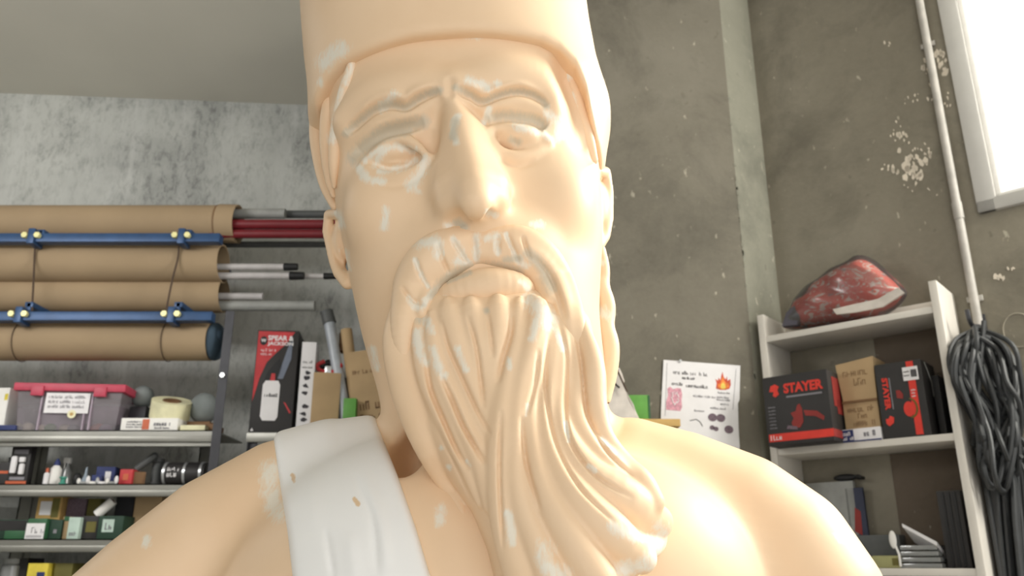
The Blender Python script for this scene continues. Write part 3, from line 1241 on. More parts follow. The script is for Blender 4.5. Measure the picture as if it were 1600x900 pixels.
left_q = co[q[:, 0], 0] < 0
submesh('temple_hair', q[left_q])
submesh('hair_curls', q[~left_q])

# ---- beard
bd = Field(axis((-230, 330, 2.6)), axis((1020, 1330, 2.6)), axis((-130, 500, 2.6)))
lo, hi = BEARD.bounds(20)
bd.fn(lambda x, y, z: BEARD(x, y, z), lo, hi)


def chest(x, y, z):
    ix = [np.clip(np.searchsorted(a, v), 0, len(a) - 1) for a, v in zip(fig.ax, (x, y, z))]
    return fig.F[ix[0], ix[1], ix[2]]


BS = [BEARD, chest]
STR = [
    ([(640, 470, 24), (627, 530, 28), (640, 600, 30), (664, 670, 27), (690, 732, 20), (714, 780, 11), (726, 808, 4)], .45),
    ([(650, 495, 5), (656, 535, 12), (668, 590, 15), (697, 655, 16), (730, 725, 13), (752, 785, 7)], .55),
    ([(674, 490, 5), (678, 525, 13), (692, 590, 16), (722, 655, 17), (752, 720, 15), (768, 790, 11)], .6),
    ([(700, 474, 10), (706, 498, 21), (720, 550, 23), (744, 620, 17), (766, 690, 9)], .32),
    ([(736, 474, 12), (740, 498, 23), (752, 550, 23), (766, 620, 15), (774, 700, 9)], .34),
    ([(778, 472, 13), (778, 498, 25), (778, 530, 25), (774, 590, 16), (776, 650, 9)], .40),
    ([(812, 466, 4), (810, 486, 11), (806, 540, 14), (793, 600, 17), (784, 680, 20), (786, 760, 22), (800, 840, 24), (822, 910, 24)], .7),
    ([(832, 464, 5), (842, 488, 17), (830, 550, 20), (812, 615, 18), (806, 690, 17), (812, 770, 18), (840, 850, 20), (872, 930, 22)], .8),
    ([(858, 500, 4), (850, 535, 12), (838, 580, 16), (826, 626, 14), (832, 690, 14), (850, 765, 20), (888, 835, 25), (932, 905, 25)], .85),
    ([(866, 495, 4), (866, 535, 11), (860, 595, 13), (852, 660, 13), (872, 735, 20), (910, 792, 27), (958, 838, 28), (1002, 872, 20)], .9),
    ([(876, 490, 4), (880, 530, 11), (877, 580, 14), (872, 640, 14), (886, 692, 18), (922, 745, 25), (974, 782, 30), (1024, 815, 24)], .9),
    ([(886, 485, 4), (894, 525, 12), (900, 585, 15), (897, 640, 17), (914, 690, 20), (950, 732, 25), (990, 764, 24), (1016, 794, 17)], .9),
    ([(990, 862, 16), (1020, 850, 16), (1030, 832, 12)], .7),
]
for pts, pr in STR:
    put(bd, pts, pr, 6, BS)
s_ = spline([(908, 505, 10, 1185), (926, 570, 17, 1162), (930, 630, 17, 1150), (943, 682, 15, 1142), (972, 727, 18, 1138), (1000, 756, 20, 1130), (1020, 784, 16, 1126)], 4)
bd.chain([P(a, b_, y) for a, b_, r, y in s_], [r for a, b_, r, y in s_], 6)
co, q = bd.mesh()
co = smooth(co, q, 4)
for line, w, a in (([(665, 558), (672, 605), (690, 650), (712, 700), (732, 735)], 3.5, 12), ([(688, 585), (705, 622), (722, 662), (742, 698), (758, 725)], 3.5, 12),
                   ([(690, 500), (702, 545), (722, 590), (745, 640), (768, 682)], 3, 8), ([(730, 490), (744, 540), (752, 600), (756, 640)], 3, 7), ([(762, 488), (768, 530), (770, 560)], 3, 5),
                   ([(800, 492), (797, 522), (786, 560), (778, 600)], 4, 8), ([(842, 545), (836, 600), (822, 650)], 3, 5), ([(783, 640), (780, 740), (786, 860)], 3, 7),
                   ([(893, 500), (908, 560), (914, 620), (920, 655), (948, 704), (990, 746)], 3, 9), ([(874, 505), (886, 560), (884, 640), (893, 692), (932, 744), (990, 778)], 3, 8),
                   ([(858, 520), (852, 580), (858, 650), (874, 706), (908, 764), (962, 818)], 3, 7),
                   ([(680, 660), (712, 728), (740, 790)], 3, 5), ([(815, 650), (822, 720), (845, 800)], 3, 7)):
    stroke(co, line, w, a)
np_mesh('beard', co, q, M['statue'], STATUE, {'filler': paintmask(co, [([(652, 520), (656, 548), (664, 566)], 8), ([(676, 545), (686, 575), (692, 586)], 8), ([(668, 500), (676, 520)], 7), ([(716, 545), (727, 578)], 6),
        ([(796, 562), (795, 574)], 6), ([(828, 470), (848, 488), (862, 505)], 13), ([(838, 500), (832, 530)], 6), ([(866, 510), (880, 545)], 5), ([(824, 632), (822, 650)], 3),
        ([(792, 802), (797, 822), (800, 848)], 7), ([(852, 858), (850, 880), (880, 900)], 15), ([(940, 685), (962, 708)], 4), ([(958, 822), (985, 838), (1018, 842)], 10), ([(1032, 828), (1028, 856), (1000, 884), (975, 890)], 14),
        ([(920, 728), (930, 736)], 4), ([(690, 700)], 5), ([(700, 730)], 5), ([(730, 720), (735, 728)], 4), ([(884, 660), (888, 690)], 3)]),
        'bare': paintmask(co, [([(660, 470), (655, 500)], 7), ([(760, 485)], 5)])})

# ---- moustache
mo = Field(axis((-210, 180, 2.5)), axis((1100, 1330, 2.5)), axis((190, 560, 2.5)))
MS = [HEAD, BEARD]
for pts, pr in (([(742, 374, 20), (712, 384, 30), (680, 404, 36), (654, 440, 36), (640, 480, 29), (632, 525, 20), (634, 570, 10), (640, 610, 4)], .9),
                ([(752, 378, 22), (800, 388, 30), (836, 408, 30), (862, 440, 24), (880, 480, 18), (892, 530, 12)], .95),
                ([(744, 392, 22), (712, 404, 26), (686, 426, 24), (668, 458, 18), (660, 490, 10)], .9),
                ([(748, 392, 22), (786, 398, 24), (818, 412, 20), (842, 438, 16), (858, 470, 12)], .9),
                ([(770, 366, 14), (812, 372, 20), (848, 392, 20), (876, 430, 18), (894, 480, 16), (906, 530, 14), (914, 580, 9)], 1.35),
                ([(740, 372, 14), (705, 374, 18), (668, 392, 20), (640, 425, 18), (626, 468, 14), (622, 505, 8)], 1.05)):
    put(mo, pts, pr, 6, MS)
co, q = mo.mesh()
co = smooth(co, q, 4)
for line, w, a in (([(648, 402), (658, 430), (672, 452)], 3, 8), ([(626, 446), (645, 468), (668, 478)], 3, 7), ([(683, 378), (692, 405), (702, 428)], 3, 8), ([(704, 370), (718, 392), (730, 412)], 3, 7), ([(738, 366), (742, 395), (742, 415)], 4, 6),
                   ([(778, 366), (778, 398)], 3, 6), ([(790, 362), (803, 390), (812, 414)], 3, 8), ([(816, 368), (824, 392), (832, 406)], 3, 7), ([(832, 400), (856, 424), (872, 458), (884, 500)], 4, 8)):
    stroke(co, line, w, a)
np_mesh('moustache', co, q, M['statue'], STATUE, {'filler': paintmask(co, [([(654, 378), (680, 380), (684, 392)], 12), ([(648, 405), (658, 428), (668, 448)], 4), ([(708, 374), (720, 395), (732, 408)], 7), ([(744, 368), (744, 405)], 7), ([(714, 408), (735, 415)], 8),
        ([(760, 372), (776, 368)], 7), ([(776, 378), (778, 396)], 5), ([(790, 366), (808, 408)], 4), ([(808, 404), (822, 416)], 8), ([(640, 466), (652, 480)], 7), ([(660, 480), (672, 462), (684, 450)], 6)]),
        'bare': paintmask(co, [([(826, 396), (845, 416), (862, 450)], 9), ([(676, 460), (700, 434), (735, 420), (780, 416), (812, 425)], 8), ([(790, 406), (812, 404)], 6)])})

# ---- tunic: thick cloth strap following the shoulder
tn = Field(axis((-520, -60, 4.0)), axis((1030, 1400, 4.0), (1400, 1700, 8)), axis((-420, 330, 4.0)))
torso_parts(tn, 13.0)
POLY = np.array([(428, 560), (428, 690), (438, 760), (449, 830), (457, 900), (470, 1000), (500, 1400), (900, 1400), (720, 1000), (674, 905), (650, 825), (622, 745), (600, 690), (583, 640), (576, 560)], float)


def polysd(px, py):
    d = np.full(px.shape, 1e6, np.float32); ins = np.zeros(px.shape, bool)
    n = len(POLY)
    for i in range(n):
        a, b_ = POLY[i], POLY[(i + 1) % n]
        ab = b_ - a
        t = np.clip(((px - a[0]) * ab[0] + (py - a[1]) * ab[1]) / (ab @ ab), 0, 1)
        d = np.minimum(d, np.hypot(px - a[0] - t * ab[0], py - a[1] - t * ab[1]))
        c = (a[1] > py) != (b_[1] > py)
        xi = a[0] + (py - a[1]) / (ab[1] if ab[1] else 1e-9) * ab[0]
        ins ^= c & (px < xi)
    return np.where(ins, -d, d)


X_, Y_, Z_ = tn.ax[0][:, None, None], tn.ax[1][None, :, None], tn.ax[2][None, None, :]
Yf = 1250.0   # the strap's outline is a sheet through the shoulder, drawn at one depth
dep = Yf * CT + Z_ * ST
pxx = 800 + F * X_ / (Y_ * CT + Z_ * ST)
pyy = 450 - F * (-Y_ * ST + Z_ * CT) / (Y_ * CT + Z_ * ST)
pd = polysd(np.broadcast_to(pxx, tn.F.shape).astype(np.float32), np.broadcast_to(pyy, tn.F.shape).astype(np.float32))
k = 14.0
h = np.clip(0.5 + 0.5 * (pd - tn.F) / k, 0, 1)
tn.F = (tn.F * (1 - h) + pd * h + k * h * (1 - h)).astype(np.float32)
co, q = tn.mesh()
co = smooth(co, q, 8)
for line, w, a in (([(552, 738), (566, 775), (582, 812), (590, 900)], 6, 3.5), ([(568, 735), (582, 775), (598, 830), (606, 900)], 10, -3), ([(508, 825), (516, 870), (522, 910)], 5, 3.5), ([(545, 830), (556, 910)], 12, -2.5), ([(480, 720), (490, 830)], 14, -3)):
    stroke(co, line, w, a, 1600)
np_mesh('tunic', co, q, M['tunic'], STATUE, {'filler': paintmask(co, [([(457, 742), (459, 752)], 4), ([(554, 780), (559, 788)], 4)])})
# ---- long robe below the chest, down to the floor (hidden under the picture's edge)
b = MB()
R = []
for i, (z, sx, sy) in enumerate(((-330, 560, 300), (-500, 660, 340), (-900, 660, 340), (-1600, 560, 330), (-2400, 540, 340), (-3000, 560, 360), (-3154, 570, 370))):
    ring = []
    for j in range(96):
        a = 2 * math.pi * j / 96
        f = 1 + (0.035 * math.sin(a * 14 + z * .002) if i else 0)
        ring.append(b.bm.verts.new((np.array((-30 + math.cos(a) * sx * f, 1400 + math.sin(a) * sy * f, z)) * U + np.array((0, 0, CAMZ)) - np.array(STATUE.location))))
    R.append(ring)
for A, B in zip(R[:-1], R[1:]):
    for j in range(96):
        b.bm.faces.new((A[j], A[(j + 1) % 96], B[(j + 1) % 96], B[j]))
b.bm.faces.new(R[0]); b.bm.faces.new(R[-1][::-1])
b.build('robe', M['tunic'], STATUE)

# ------------------------------------------------------------------ left side: tube rack on the back wall
def xz(px, py, Y):
    p = at(px, py, Y)
    return p.x, p.z


def wally(x):
    return 3.3 + 0.075 * x


YT = 2.85
RK = xz(30, 376, 2.72)
rack = thing('tube_rack', 'blue steel wall rack of two long beams carrying brown cardboard tubes', 'rack', (-1.6, 2.72, 0))
L0 = rack.location


def rl(x, y, z):
    return (x - L0.x, y - L0.y, z)


BEAM = []
for (pyc, x1px) in ((374, 346), (496, 334)):
    x1, zc = xz(x1px, pyc, 2.72)
    BEAM.append(zc)
    b = MB()
    b.box(-2.75 - L0.x, x1 - L0.x, -0.02, 0.02, zc - 0.016, zc + 0.016, 0.003)
    b.build('beam', M['blue'], rack)
    for pxc in ((50, 284) if pyc == 374 else (30, 268)):
        cx, _ = xz(pxc, pyc, 2.70)
        b = MB()
        b.box(cx - 0.012 - L0.x, cx + 0.012 - L0.x, -0.032, 0.03, zc - 0.026, zc + 0.03, 0.003)
        cl = b.build('clamp', M['blue'], rack)
        for dx in (-0.022, 0.022):
            b = MB()
            b.cyl((cx + dx - L0.x, -0.022, zc + 0.004), (cx + dx - L0.x, -0.036, zc + 0.004), 0.011, seg=6)
            b.build('bolt', M['yellowbolt'], cl)
        b = MB()
        ybt, dyb = (376, YT) if pyc == 374 else (488, YT + 0.02)
        za_ = xz(0, ybt, dyb)[1]
        b.box(cx - 0.014 - L0.x, cx + 0.014 - L0.x, 0.02, wally(cx) - L0.y - .006, za_ - 0.02, za_ - 0.001, 0.002)
        b.box(cx - 0.008 - L0.x, cx + 0.008 - L0.x, 0.02, 0.03, zc - 0.01, za_ - 0.004, 0.002)
        b.build('bracket_arm', M['blue'], rack)
ARM1, ARM2 = BEAM[0], BEAM[1]


def ctube(py0, py1, x1px, Y, label, sleeve=False, z0=None):
    _, za = xz(0, py0, Y)
    _, zb_ = xz(0, py1, Y)
    r = (za - zb_) / 2
    zc = (za + zb_) / 2
    x1, _ = xz(x1px, (py0 + py1) / 2, Y)
    t = thing('cardboard_tube', label, 'tube', (x1, Y, zc), 0, 'long cardboard tubes on the rack')
    b = MB(); b.pipe((-2.75 - x1, 0, 0), (0, 0, 0), r, r * 0.93, 32)
    b.build('tube_wall', M['card_tube'], t)
    if sleeve:
        b = MB(); b.pipe((-0.064, 0, 0), (0.004, 0, -0.002), r * 1.06, r * 1.005, 32)
        b.build('end_sleeve', M['card_tube'], t)
        b = MB(); b.pipe((-0.07, 0, 0), (-0.064, 0, 0), r * 1.03, r, 32)
        b.build('tape_ring', M['brown'], t)
    return t, x1, zc, r


t1 = ctube(323, 376, 371, YT, 'topmost brown cardboard tube with a wider end sleeve and red pipes inside', True)
t2 = ctube(384, 441, 349, YT - 0.03, 'second brown cardboard tube from the top, just under the upper blue beam')
t3 = ctube(436, 488, 350, YT + 0.02, 'third brown cardboard tube from the top, resting above the lower blue beam')
t4 = ctube(505, 563, 331, YT - 0.04, 'lowest brown cardboard tube hanging under the lower beam with a dark blue stuffed end')
# blue cloth stuffed into the lowest tube
o_ = t4[0]
b = MB(); b.sphere((0.012, 0, 0), (0.034, t4[3] * 0.96, t4[3] * 1.0)); b.sphere((0.028, -0.01, 0.012), (0.022, 0.04, 0.03))
bm_ = b.build('end_cloth', mat('dark_blue_cloth', (58, 74, 88), 0.9), o_)
# pipes and poles reaching out of the tubes


def pole(px0, px1, py, rpx, Y, m, label, tip=None, name='pole', cat='pole', group=None):
    x0, z0 = xz(px0, py, Y)
    x1, z1 = xz(px1, py, Y)
    r = rpx / F * Y / (CT - (450 - py) / F * ST)
    t = thing(name, label, cat, (x1, Y, z1), 0, group)
    b = MB(); b.cyl((x0 - x1, 0, 0), (0, 0, 0), r, seg=14)
    b.build('shaft', M[m], t)
    if tip:
        xt, _ = xz(px1 + tip, py, Y)
        b = MB(); b.cyl((0.0, 0, 0), (xt - x1, 0, 0), r * 1.25, r * 1.1, seg=14)
        b.build('rubber_tip', M['black'], t)
    return t


pole(330, 530, 350.5, 7.8, YT - 0.03, 'red_pipe', 'dark red pipe sticking out of the top tube, upper of two', name='pipe', cat='pipe')
pole(330, 528, 365.5, 7.2, YT - 0.025, 'red_pipe', 'dark red pipe sticking out of the top tube, lower of two', name='pipe', cat='pipe')
pole(320, 446, 334, 8.2, YT + 0.025, 'grey_pipe', 'light grey pipe above the red pipes in the top tube', name='pipe', cat='pipe')
pole(330, 540, 335, 6.4, YT + 0.06, 'dark_grey', 'dark grey pipe behind the light grey pipe at the top tube', name='pipe', cat='pipe')
t = pole(300, 545, 382, 5.0, YT + 0.09, 'dark_grey', 'grey pipe lying on the rack arm below the red pipes', name='pipe', cat='pipe')
pole(300, 444, 417, 5.0, YT - 0.04, 'pale_pole', 'pale pole with black tip out of the second tube, uppermost', 21)
pole(300, 453, 431, 5.5, YT - 0.03, 'pale_pole', 'pale pole with black tip out of the second tube, below the uppermost', 22)
pole(300, 506, 431.5, 4.2, YT - 0.008, 'pale_pole', 'long pale pole whose black tip ends beside the statue ear', 22)
pole(300, 411, 463, 5.5, YT + 0.02, 'pale_pole', 'short pale pole out of the third tube, upper one')
pole(300, 492, 478, 8, YT + 0.025, 'grey_pipe', 'thick grey pole out of the third tube, lower one')
# thin wires tying the tubes to the beams
for i, (a, b_) in enumerate((((55, 383), (50, 490)), ((279, 385), (259, 492)))):
    p = [at(a[0], a[1], 2.745), at(a[0] - 1, a[1] + 18, 2.742), at((a[0] + b_[0]) / 2, (a[1] + b_[1]) / 2, 2.74), at(b_[0], b_[1] - 4, 2.745)]
    bb = MB(); bb.tube(spline([tuple(v) for v in p], 5), 0.0034, 6)
    o = bb.build('tie_wire', M['wire'])
    tag(o, 'brown tie wire hanging from the upper blue beam, %s one' % ('left' if i == 0 else 'right'), 'wire', 'wires on the tube rack')
for i, pxa in enumerate((36, 264)):
    x, _ = xz(pxa, 520, 2.8)
    r = t4[3]
    pts = []
    for k in range(40):
        a = 2 * math.pi * k / 40
        pts.append((x, t4[0].location.y + math.cos(a) * (r + 0.003), t4[2] + math.sin(a) * (r + 0.003)))
    bb = MB(); bb.tube(pts, 0.0016, 5, closed=True)
    bb.tube([(x, t4[0].location.y, t4[2] + r + 0.003), (x, t4[0].location.y - 0.04, ARM2 - 0.012)], 0.0016, 5)
    o = bb.build('wire_loop', M['wire']); o['label'] = ''
    tag(o, 'thin wire loop around the lowest cardboard tube, %s one' % ('left' if i == 0 else 'right'), 'wire', 'wire loops under the lower beam')

# ------------------------------------------------------------------ left side: metal shelving
YF, YB = 2.75, 3.04
XL = -2.45
xr_, _ = xz(335, 685, YF)
SHELF = []
sh = thing('metal_shelving', 'grey metal shelving with lipped shelves holding hardware under the cardboard tubes', 'shelving', (-1.7, YF, 0))
S0 = sh.location
for (pt, pb) in ((672, 697), (756, 776), (842, 863), (930, 950), (1030, 1050), (1170, 1190)):
    zt_, zb_ = at(170, pt, YF).z, at(170, pb, YF).z
    SHELF.append(zt_)
    b = MB()
    b.box(XL - S0.x, xr_ - S0.x, 0.0, YB - YF, zt_ - 0.004, zt_)
    b.box(XL - S0.x, xr_ - S0.x, 0.0, 0.003, zt_ - 0.020, zt_)
    b.box(XL - S0.x, xr_ - S0.x, -0.010, 0.003, zt_ - 0.040, zt_ - 0.020, 0.004)
    b.box(XL - S0.x, xr_ - S0.x, 0.0, 0.02, zb_, zt_ - 0.036)
    b.build('shelf_board', M['steel'], sh)
ux, _ = xz(338, 640, YF)
for (x, y, zt_) in ((ux, -0.012, at(352, 488, YF).z), (XL + .02, -0.012, SHELF[0] + .05)):
    b = MB()
    b.box(x - S0.x, x + 0.004 - S0.x, y, y + 0.04, 0, zt_)
    b.box(x - S0.x, x + 0.03 - S0.x, y - 0.003, y, 0, zt_)
    u = b.build('upright', M['dark_steel'], sh)
    b = MB()
    b.cyl((x + .014 - S0.x, y - 0.004, at(340, 588, YF).z), (x + .014 - S0.x, y - 0.010, at(340, 588, YF).z), 0.009, seg=6)
    b.build('bolt', M['silver'], u)
for px in (64, 330):
    x, _ = xz(px, 720, YB)
    b = MB()
    b.box(x - .035 - S0.x, x + .035 - S0.x, YB - YF - 0.03, YB - YF - 0.026, 0, SHELF[0] - 0.005)
    b.box(x - .035 - S0.x, x - .030 - S0.x, YB - YF - 0.03, YB - YF, 0, SHELF[0] - 0.005)
    b.box(x + .005 - S0.x, x + .012 - S0.x, YB - YF - 0.036, YB - YF - 0.03, 0, SHELF[0] - 0.005)
    b.build('upright', M['steel'], sh)


def spot_on(px0, px1, ytop, Y, z):
    """world centre x, width, height of something standing at depth Y on height z"""
    ym = ytop
    x0, zt_ = xz(px0, ytop, Y)
    x1, _ = xz(px1, ytop, Y)
    # use the mean height for the lateral scale
    k = (at(px0, ytop + 15, Y).x, at(px1, ytop + 15, Y).x)
    return (k[0] + k[1]) / 2, k[1] - k[0], zt_ - z


def simple_box(name, label, cat, px0, px1, ytop, Y, z, depth, m, rotz=0.0, group=None, part='carton'):
    cx, w, h = spot_on(px0, px1, ytop, Y, z)
    t = thing(name, label, cat, (cx, Y, z), rotz, group)
    b = MB(); b.box(-w / 2, w / 2, 0, depth, 0, h, 0.002)
    b.build(part, M[m], t)
    return t, w, h


def plate(t, name, m, x0, x1, z0, z1, y=-0.0012, bev=0):
    b = MB(); b.box(x0, x1, y, y + 0.0012, z0, z1)
    return b.build(name, M[m], t, smooth=False)


Z1, Z2, Z3, Z4 = SHELF[:4]
# --- top shelf
t, w, h = simple_box('carton_box', 'white and grey carton at the left end of the top metal shelf', 'box', -18, 15, 606, 2.80, Z1, 0.16, 'white', -0.12)
plate(t, 'printed_spot', 'yellow', w * .30, w * .46, h * .72, h * .86)
cx, w, h = spot_on(22, 34, 612, 2.88, Z1)
t = thing('bottle', 'dark brown bottle between the white carton and the pink-lidded tub', 'bottle', (cx, 2.90, Z1))
b = MB(); b.lathe([(w * .9, 0), (w * .95, h * .7), (w * .5, h * .85), (w * .5, h)]); b.build('bottle_body', M['brown'], t)
b = MB(); b.lathe([(w * .6, h), (w * .6, h * 1.06)]); b.build('cap', M['olive'], t)
t, w, h = simple_box('flat_packet', 'flat blue packet under the white carton on the top shelf', 'packet', -10, 22, 664, 2.77, Z1, 0.05, 'navy')
# pink lidded tub
cx, w, h = spot_on(32, 188, 600, 2.785, Z1)
t = thing('storage_tub', 'cloudy clear storage tub with a pink lid on the top metal shelf', 'tub', (cx, 2.785, Z1), 0.10)
hb = h * 0.86
b = MB()
d_ = 0.22
v = []
for (z, ins) in ((0.001, 0.012), (hb, 0.0)):
    v.append([b.bm.verts.new(p) for p in ((-w / 2 + ins, ins, z), (w / 2 - ins, ins, z), (w / 2 - ins, d_ - ins, z), (-w / 2 + ins, d_ - ins, z))])
b.bm.faces.new(v[0][::-1])
for i in range(4):
    b.bm.faces.new((v[0][i], v[0][(i + 1) % 4], v[1][(i + 1) % 4], v[1][i]))
b.build('tub_body', M['tote'], t)
b = MB(); b.box(-w / 2 - .012, w / 2 + .012, -.012, d_ + .012, hb - 0.004, h, 0.004)
b.build('lid', M['pink'], t)
for fx in (-.30, .30):
    b = MB(); b.box(w * fx - .02, w * fx + .02, -.018, -.006, hb - 0.022, h - .01, 0.003)
    b.build('latch', M['pink'], t)
for fx in (-.26, .16, .22):
    b = MB(); b.box(w * fx - .002, w * fx + .002, -0.002, 0.010, 0.004, hb - .01)
    b.build('rib', M['lilac'], t, smooth=False)
lab = plate(t, 'paper_label', 'paper', -w * .22, w * .20, h * .38, h * .80, y=-0.004)
b = MB()
for k, zc in enumerate((.72, .62, .52)):
    scribble(b, -w * .19, w * .16, h * zc, h * .07, -0.0052, 30 + k, 3, 0.0012)
o = b.build('handwriting', M['greyink'], t, smooth=False); o['kind'] = 'stuff'
b = MB(); b.prism([(w * .05 + math.cos(a) * .014, h * .36 + math.sin(a) * .014) for a in np.linspace(0, 2 * math.pi, 14)[:-1]], -0.0056, -0.0045); b.build('flower_sticker', M['cream'], t, smooth=False)
b = MB(); b.prism([(w * .05 + math.cos(a) * .006, h * .36 + math.sin(a) * .006) for a in np.linspace(0, 2 * math.pi, 10)[:-1]], -0.0064, -0.0055); b.build('flower_center', M['pine'], t, smooth=False)
# contents of the tub
for k in range(9):
    x = -w * .42 + w * .84 * k / 8
    rr = 0.016 + 0.006 * random.random()
    b = MB(); b.sphere((x, .05 + .05 * random.random(), rr + .003), (rr * 1.25, rr, rr), 12, 8)
    o = b.build('small_roll', M[('cream', 'cream', 'lime', 'cream', 'float', 'float', 'orange', 'lilac', 'float')[k]])
    o.location = Vector((cx, 2.785, Z1)) ; o.rotation_euler = (0, 0, 0.10)
    tag(o, 'small %s roll inside the pink-lidded tub, %s from the left' % (('cream', 'cream', 'green', 'cream', 'grey', 'grey', 'orange', 'lilac', 'grey')[k], ('first', 'second', 'third', 'fourth', 'fifth', 'sixth', 'seventh', 'eighth', 'ninth')[k]), 'roll', 'rolls in the tub')
b = MB(); b.box(-w * .40, w * .42, .12, .20, .004, hb * .8, 0.01)
o = b.build('cloth_bundle', M['lilac']); o.location = (cx, 2.785, Z1); o.rotation_euler = (0, 0, .10)
tag(o, 'lilac grey cloth bundle filling the back of the clear tub', 'cloth')
# foam balls, tape roll, cartons
for (a, b0, yt, Y, lab_) in ((208, 240, 603, 2.93, 'grey foam ball between the pink-lidded tub and the tape roll'), (298, 342, 614, 2.88, 'grey foam ball at the right end of the top metal shelf')):
    cx, w, h = spot_on(a, b0, yt, Y, Z1)
    b = MB(); b.sphere((0, 0, 0), (w / 2, w / 2, w / 2 * 1.1), 24, 16)
    o = b.build('foam_ball', M['float']); o.location = (cx, Y, at(a, yt, Y).z - w * .55)
    tag(o, lab_, 'ball', 'grey foam balls')
    if o.location.z - w * .55 > Z1 + .002:
        t_ = thing('wooden_block', 'dark block under the %s grey foam ball on the top shelf' % ('left' if a < 250 else 'right'), 'block', (cx, Y, Z1))
        b = MB(); b.box(-w * .4, w * .4, -w * .4, w * .4, 0, o.location.z - w * .55 - Z1 + .002, .002)
        b.build('block_body', M['dark_steel' if a < 250 else 'brown'], t_)
t, w, h = simple_box('carton_box', 'long white printed carton on the top shelf under the tape roll', 'box', 188, 277, 653, 2.765, Z1, 0.12, 'white')
b = MB()
for k in range(3):
    scribble(b, -w * .40, -w * .10, h * (.3 + .2 * k), h * .13, -0.001, 60 + k, 2, .001)
scribble(b, w * .08, w * .42, h * .55, h * .34, -0.001, 70, 2, .003)
scribble(b, w * .1, w * .38, h * .22, h * .16, -0.001, 71, 2, .0012)
o = b.build('small_print', M['greyink'], t, smooth=False); o['kind'] = 'stuff'
plate(t, 'red_print_patch', 'orange', -w * .12, w * .0, h * .1, h * .9)
zt_ = Z1 + h
cx, w, h_ = spot_on(237, 298, 612, 2.83, zt_)
t = thing('tape_roll', 'wide cream masking tape roll tilted on the white carton', 'tape', (cx, 2.835, zt_ + 0.042), rot=(math.radians(20), math.radians(10), 0))
R_ = w / 2 * .98
b = MB(); b.lathe([(R_ * .47, -.028), (R_, -.03), (R_, .03), (R_ * .47, .028), (R_ * .44, .028), (R_ * .44, -.028)], seg=36)
b.build('tape_winding', M['cream'], t)
b = MB(); b.pipe((0, 0, -.031), (0, 0, .031), R_ * .46, R_ * .40, 30)
b.build('cardboard_core', M['brown'], t)
t, w, h = simple_box('carton_box', 'small cream carton beside the long white carton on the top shelf', 'box', 280, 319, 664, 2.765, Z1, 0.08, 'cream')
t, w, h = simple_box('wooden_block', 'small brown wooden block at the right end of the top shelf', 'block', 320, 333, 662, 2.80, Z1, 0.1, 'brown', part='block_body')

# --- second shelf
t, w, h = simple_box('tool_case', 'dark brown tool case at the far left of the second metal shelf', 'case', -14, 13, 722, 2.80, Z2, 0.14, 'boxblack')
plate(t, 'orange_band', 'orange', -w / 2, w / 2, h * .5, h * .62)
t, w, h = simple_box('blister_pack', 'black blister pack with orange base holding a white tool', 'packet', 18, 49, 694, 2.80, Z2, 0.03, 'boxblack')
plate(t, 'orange_base', 'orange', -w * .52, w * .5, 0, h * .10, -.003)
plate(t, 'printed_band', 'greyink', -w * .36, w * .36, h * .76, h * .86)
b = MB(); b.box(-w * .36, -w * .08, -.014, 0, h * .28, h * .70, .006); b.box(w * .08, w * .32, -.014, 0, h * .25, h * .52, .006); b.box(w * .02, w * .3, -.012, 0, h * .55, h * .68, .004)
b.build('packed_tool', M['paper'], t)
plate(t, 'printed_foot', 'greyink', -w * .38, w * .36, h * .13, h * .20)
t, w, h = simple_box('dark_strip', 'narrow black strip box left of the blister pack', 'box', 11, 19, 714, 2.82, Z2, 0.1, 'black')
cx, w, h = spot_on(78, 94, 716, 2.80, Z2)
t = thing('glue_bottle', 'white plastic bottle with a blue cap on the second metal shelf', 'bottle', (cx, 2.81, Z2))
b = MB(); b.lathe([(w * .5, 0), (w * .52, h * .06), (w * .5, h * .62), (w * .25, h * .74), (w * .22, h * .76)]); b.build('bottle_body', M['white'], t)
b = MB(); b.lathe([(w * .30, h * .74), (w * .26, h * .86), (w * .08, h)]); b.build('cap', M['navy'], t)
cx, w, h = spot_on(68, 76, 733, 2.79, Z2)
t = thing('small_bottle', 'tiny white bottle left of the blue-capped bottle', 'bottle', (cx, 2.79, Z2))
b = MB(); b.lathe([(w * .5, 0), (w * .5, h * .7), (w * .2, h * .8), (w * .2, h)]); b.build('bottle_body', M['paper'], t)
b = MB(); b.lathe([(w * .3, h * .8), (w * .25, h * 1.05)]); b.build('cap', M['orange'], t)
cx, w, h = spot_on(94, 108, 714, 2.86, Z2)
t = thing('spray_bottle', 'grey trigger spray bottle behind the blue-capped bottle', 'bottle', (cx, 2.88, Z2))
b = MB(); b.lathe([(w * .5, 0), (w * .5, h * .5), (w * .2, h * .7), (w * .2, h * .8)]); b.build('bottle_body', M['clear'], t)
b = MB(); b.box(-w * .5, w * .3, -w * .2, w * .2, h * .8, h, .003); b.box(-w * .4, -w * .28, -w * .1, w * .1, h * .6, h * .82, .002); b.build('trigger_head', M['white'], t)
cx, w, h = spot_on(90, 101, 745, 2.77, Z2)
t = thing('teal_spool', 'small teal spool in front of the spray bottle', 'spool', (cx, 2.775, Z2))
b = MB(); b.lathe([(w * .5, 0), (w * .5, h * .2), (w * .3, h * .25), (w * .3, h * .75), (w * .5, h * .8), (w * .5, h)]); b.build('spool_body', M['teal'], t)
cx, w, h = spot_on(113, 126, 739, 2.80, Z2)
t = thing('round_weight', 'round black weight right of the teal spool', 'weight', (cx, 2.80, Z2))
b = MB(); b.lathe([(w * .35, 0), (w * .5, h * .35), (w * .45, h * .75), (w * .2, h)]); b.build('weight_body', M['black'], t)
cx, w, h = spot_on(126, 141, 730, 2.80, Z2)
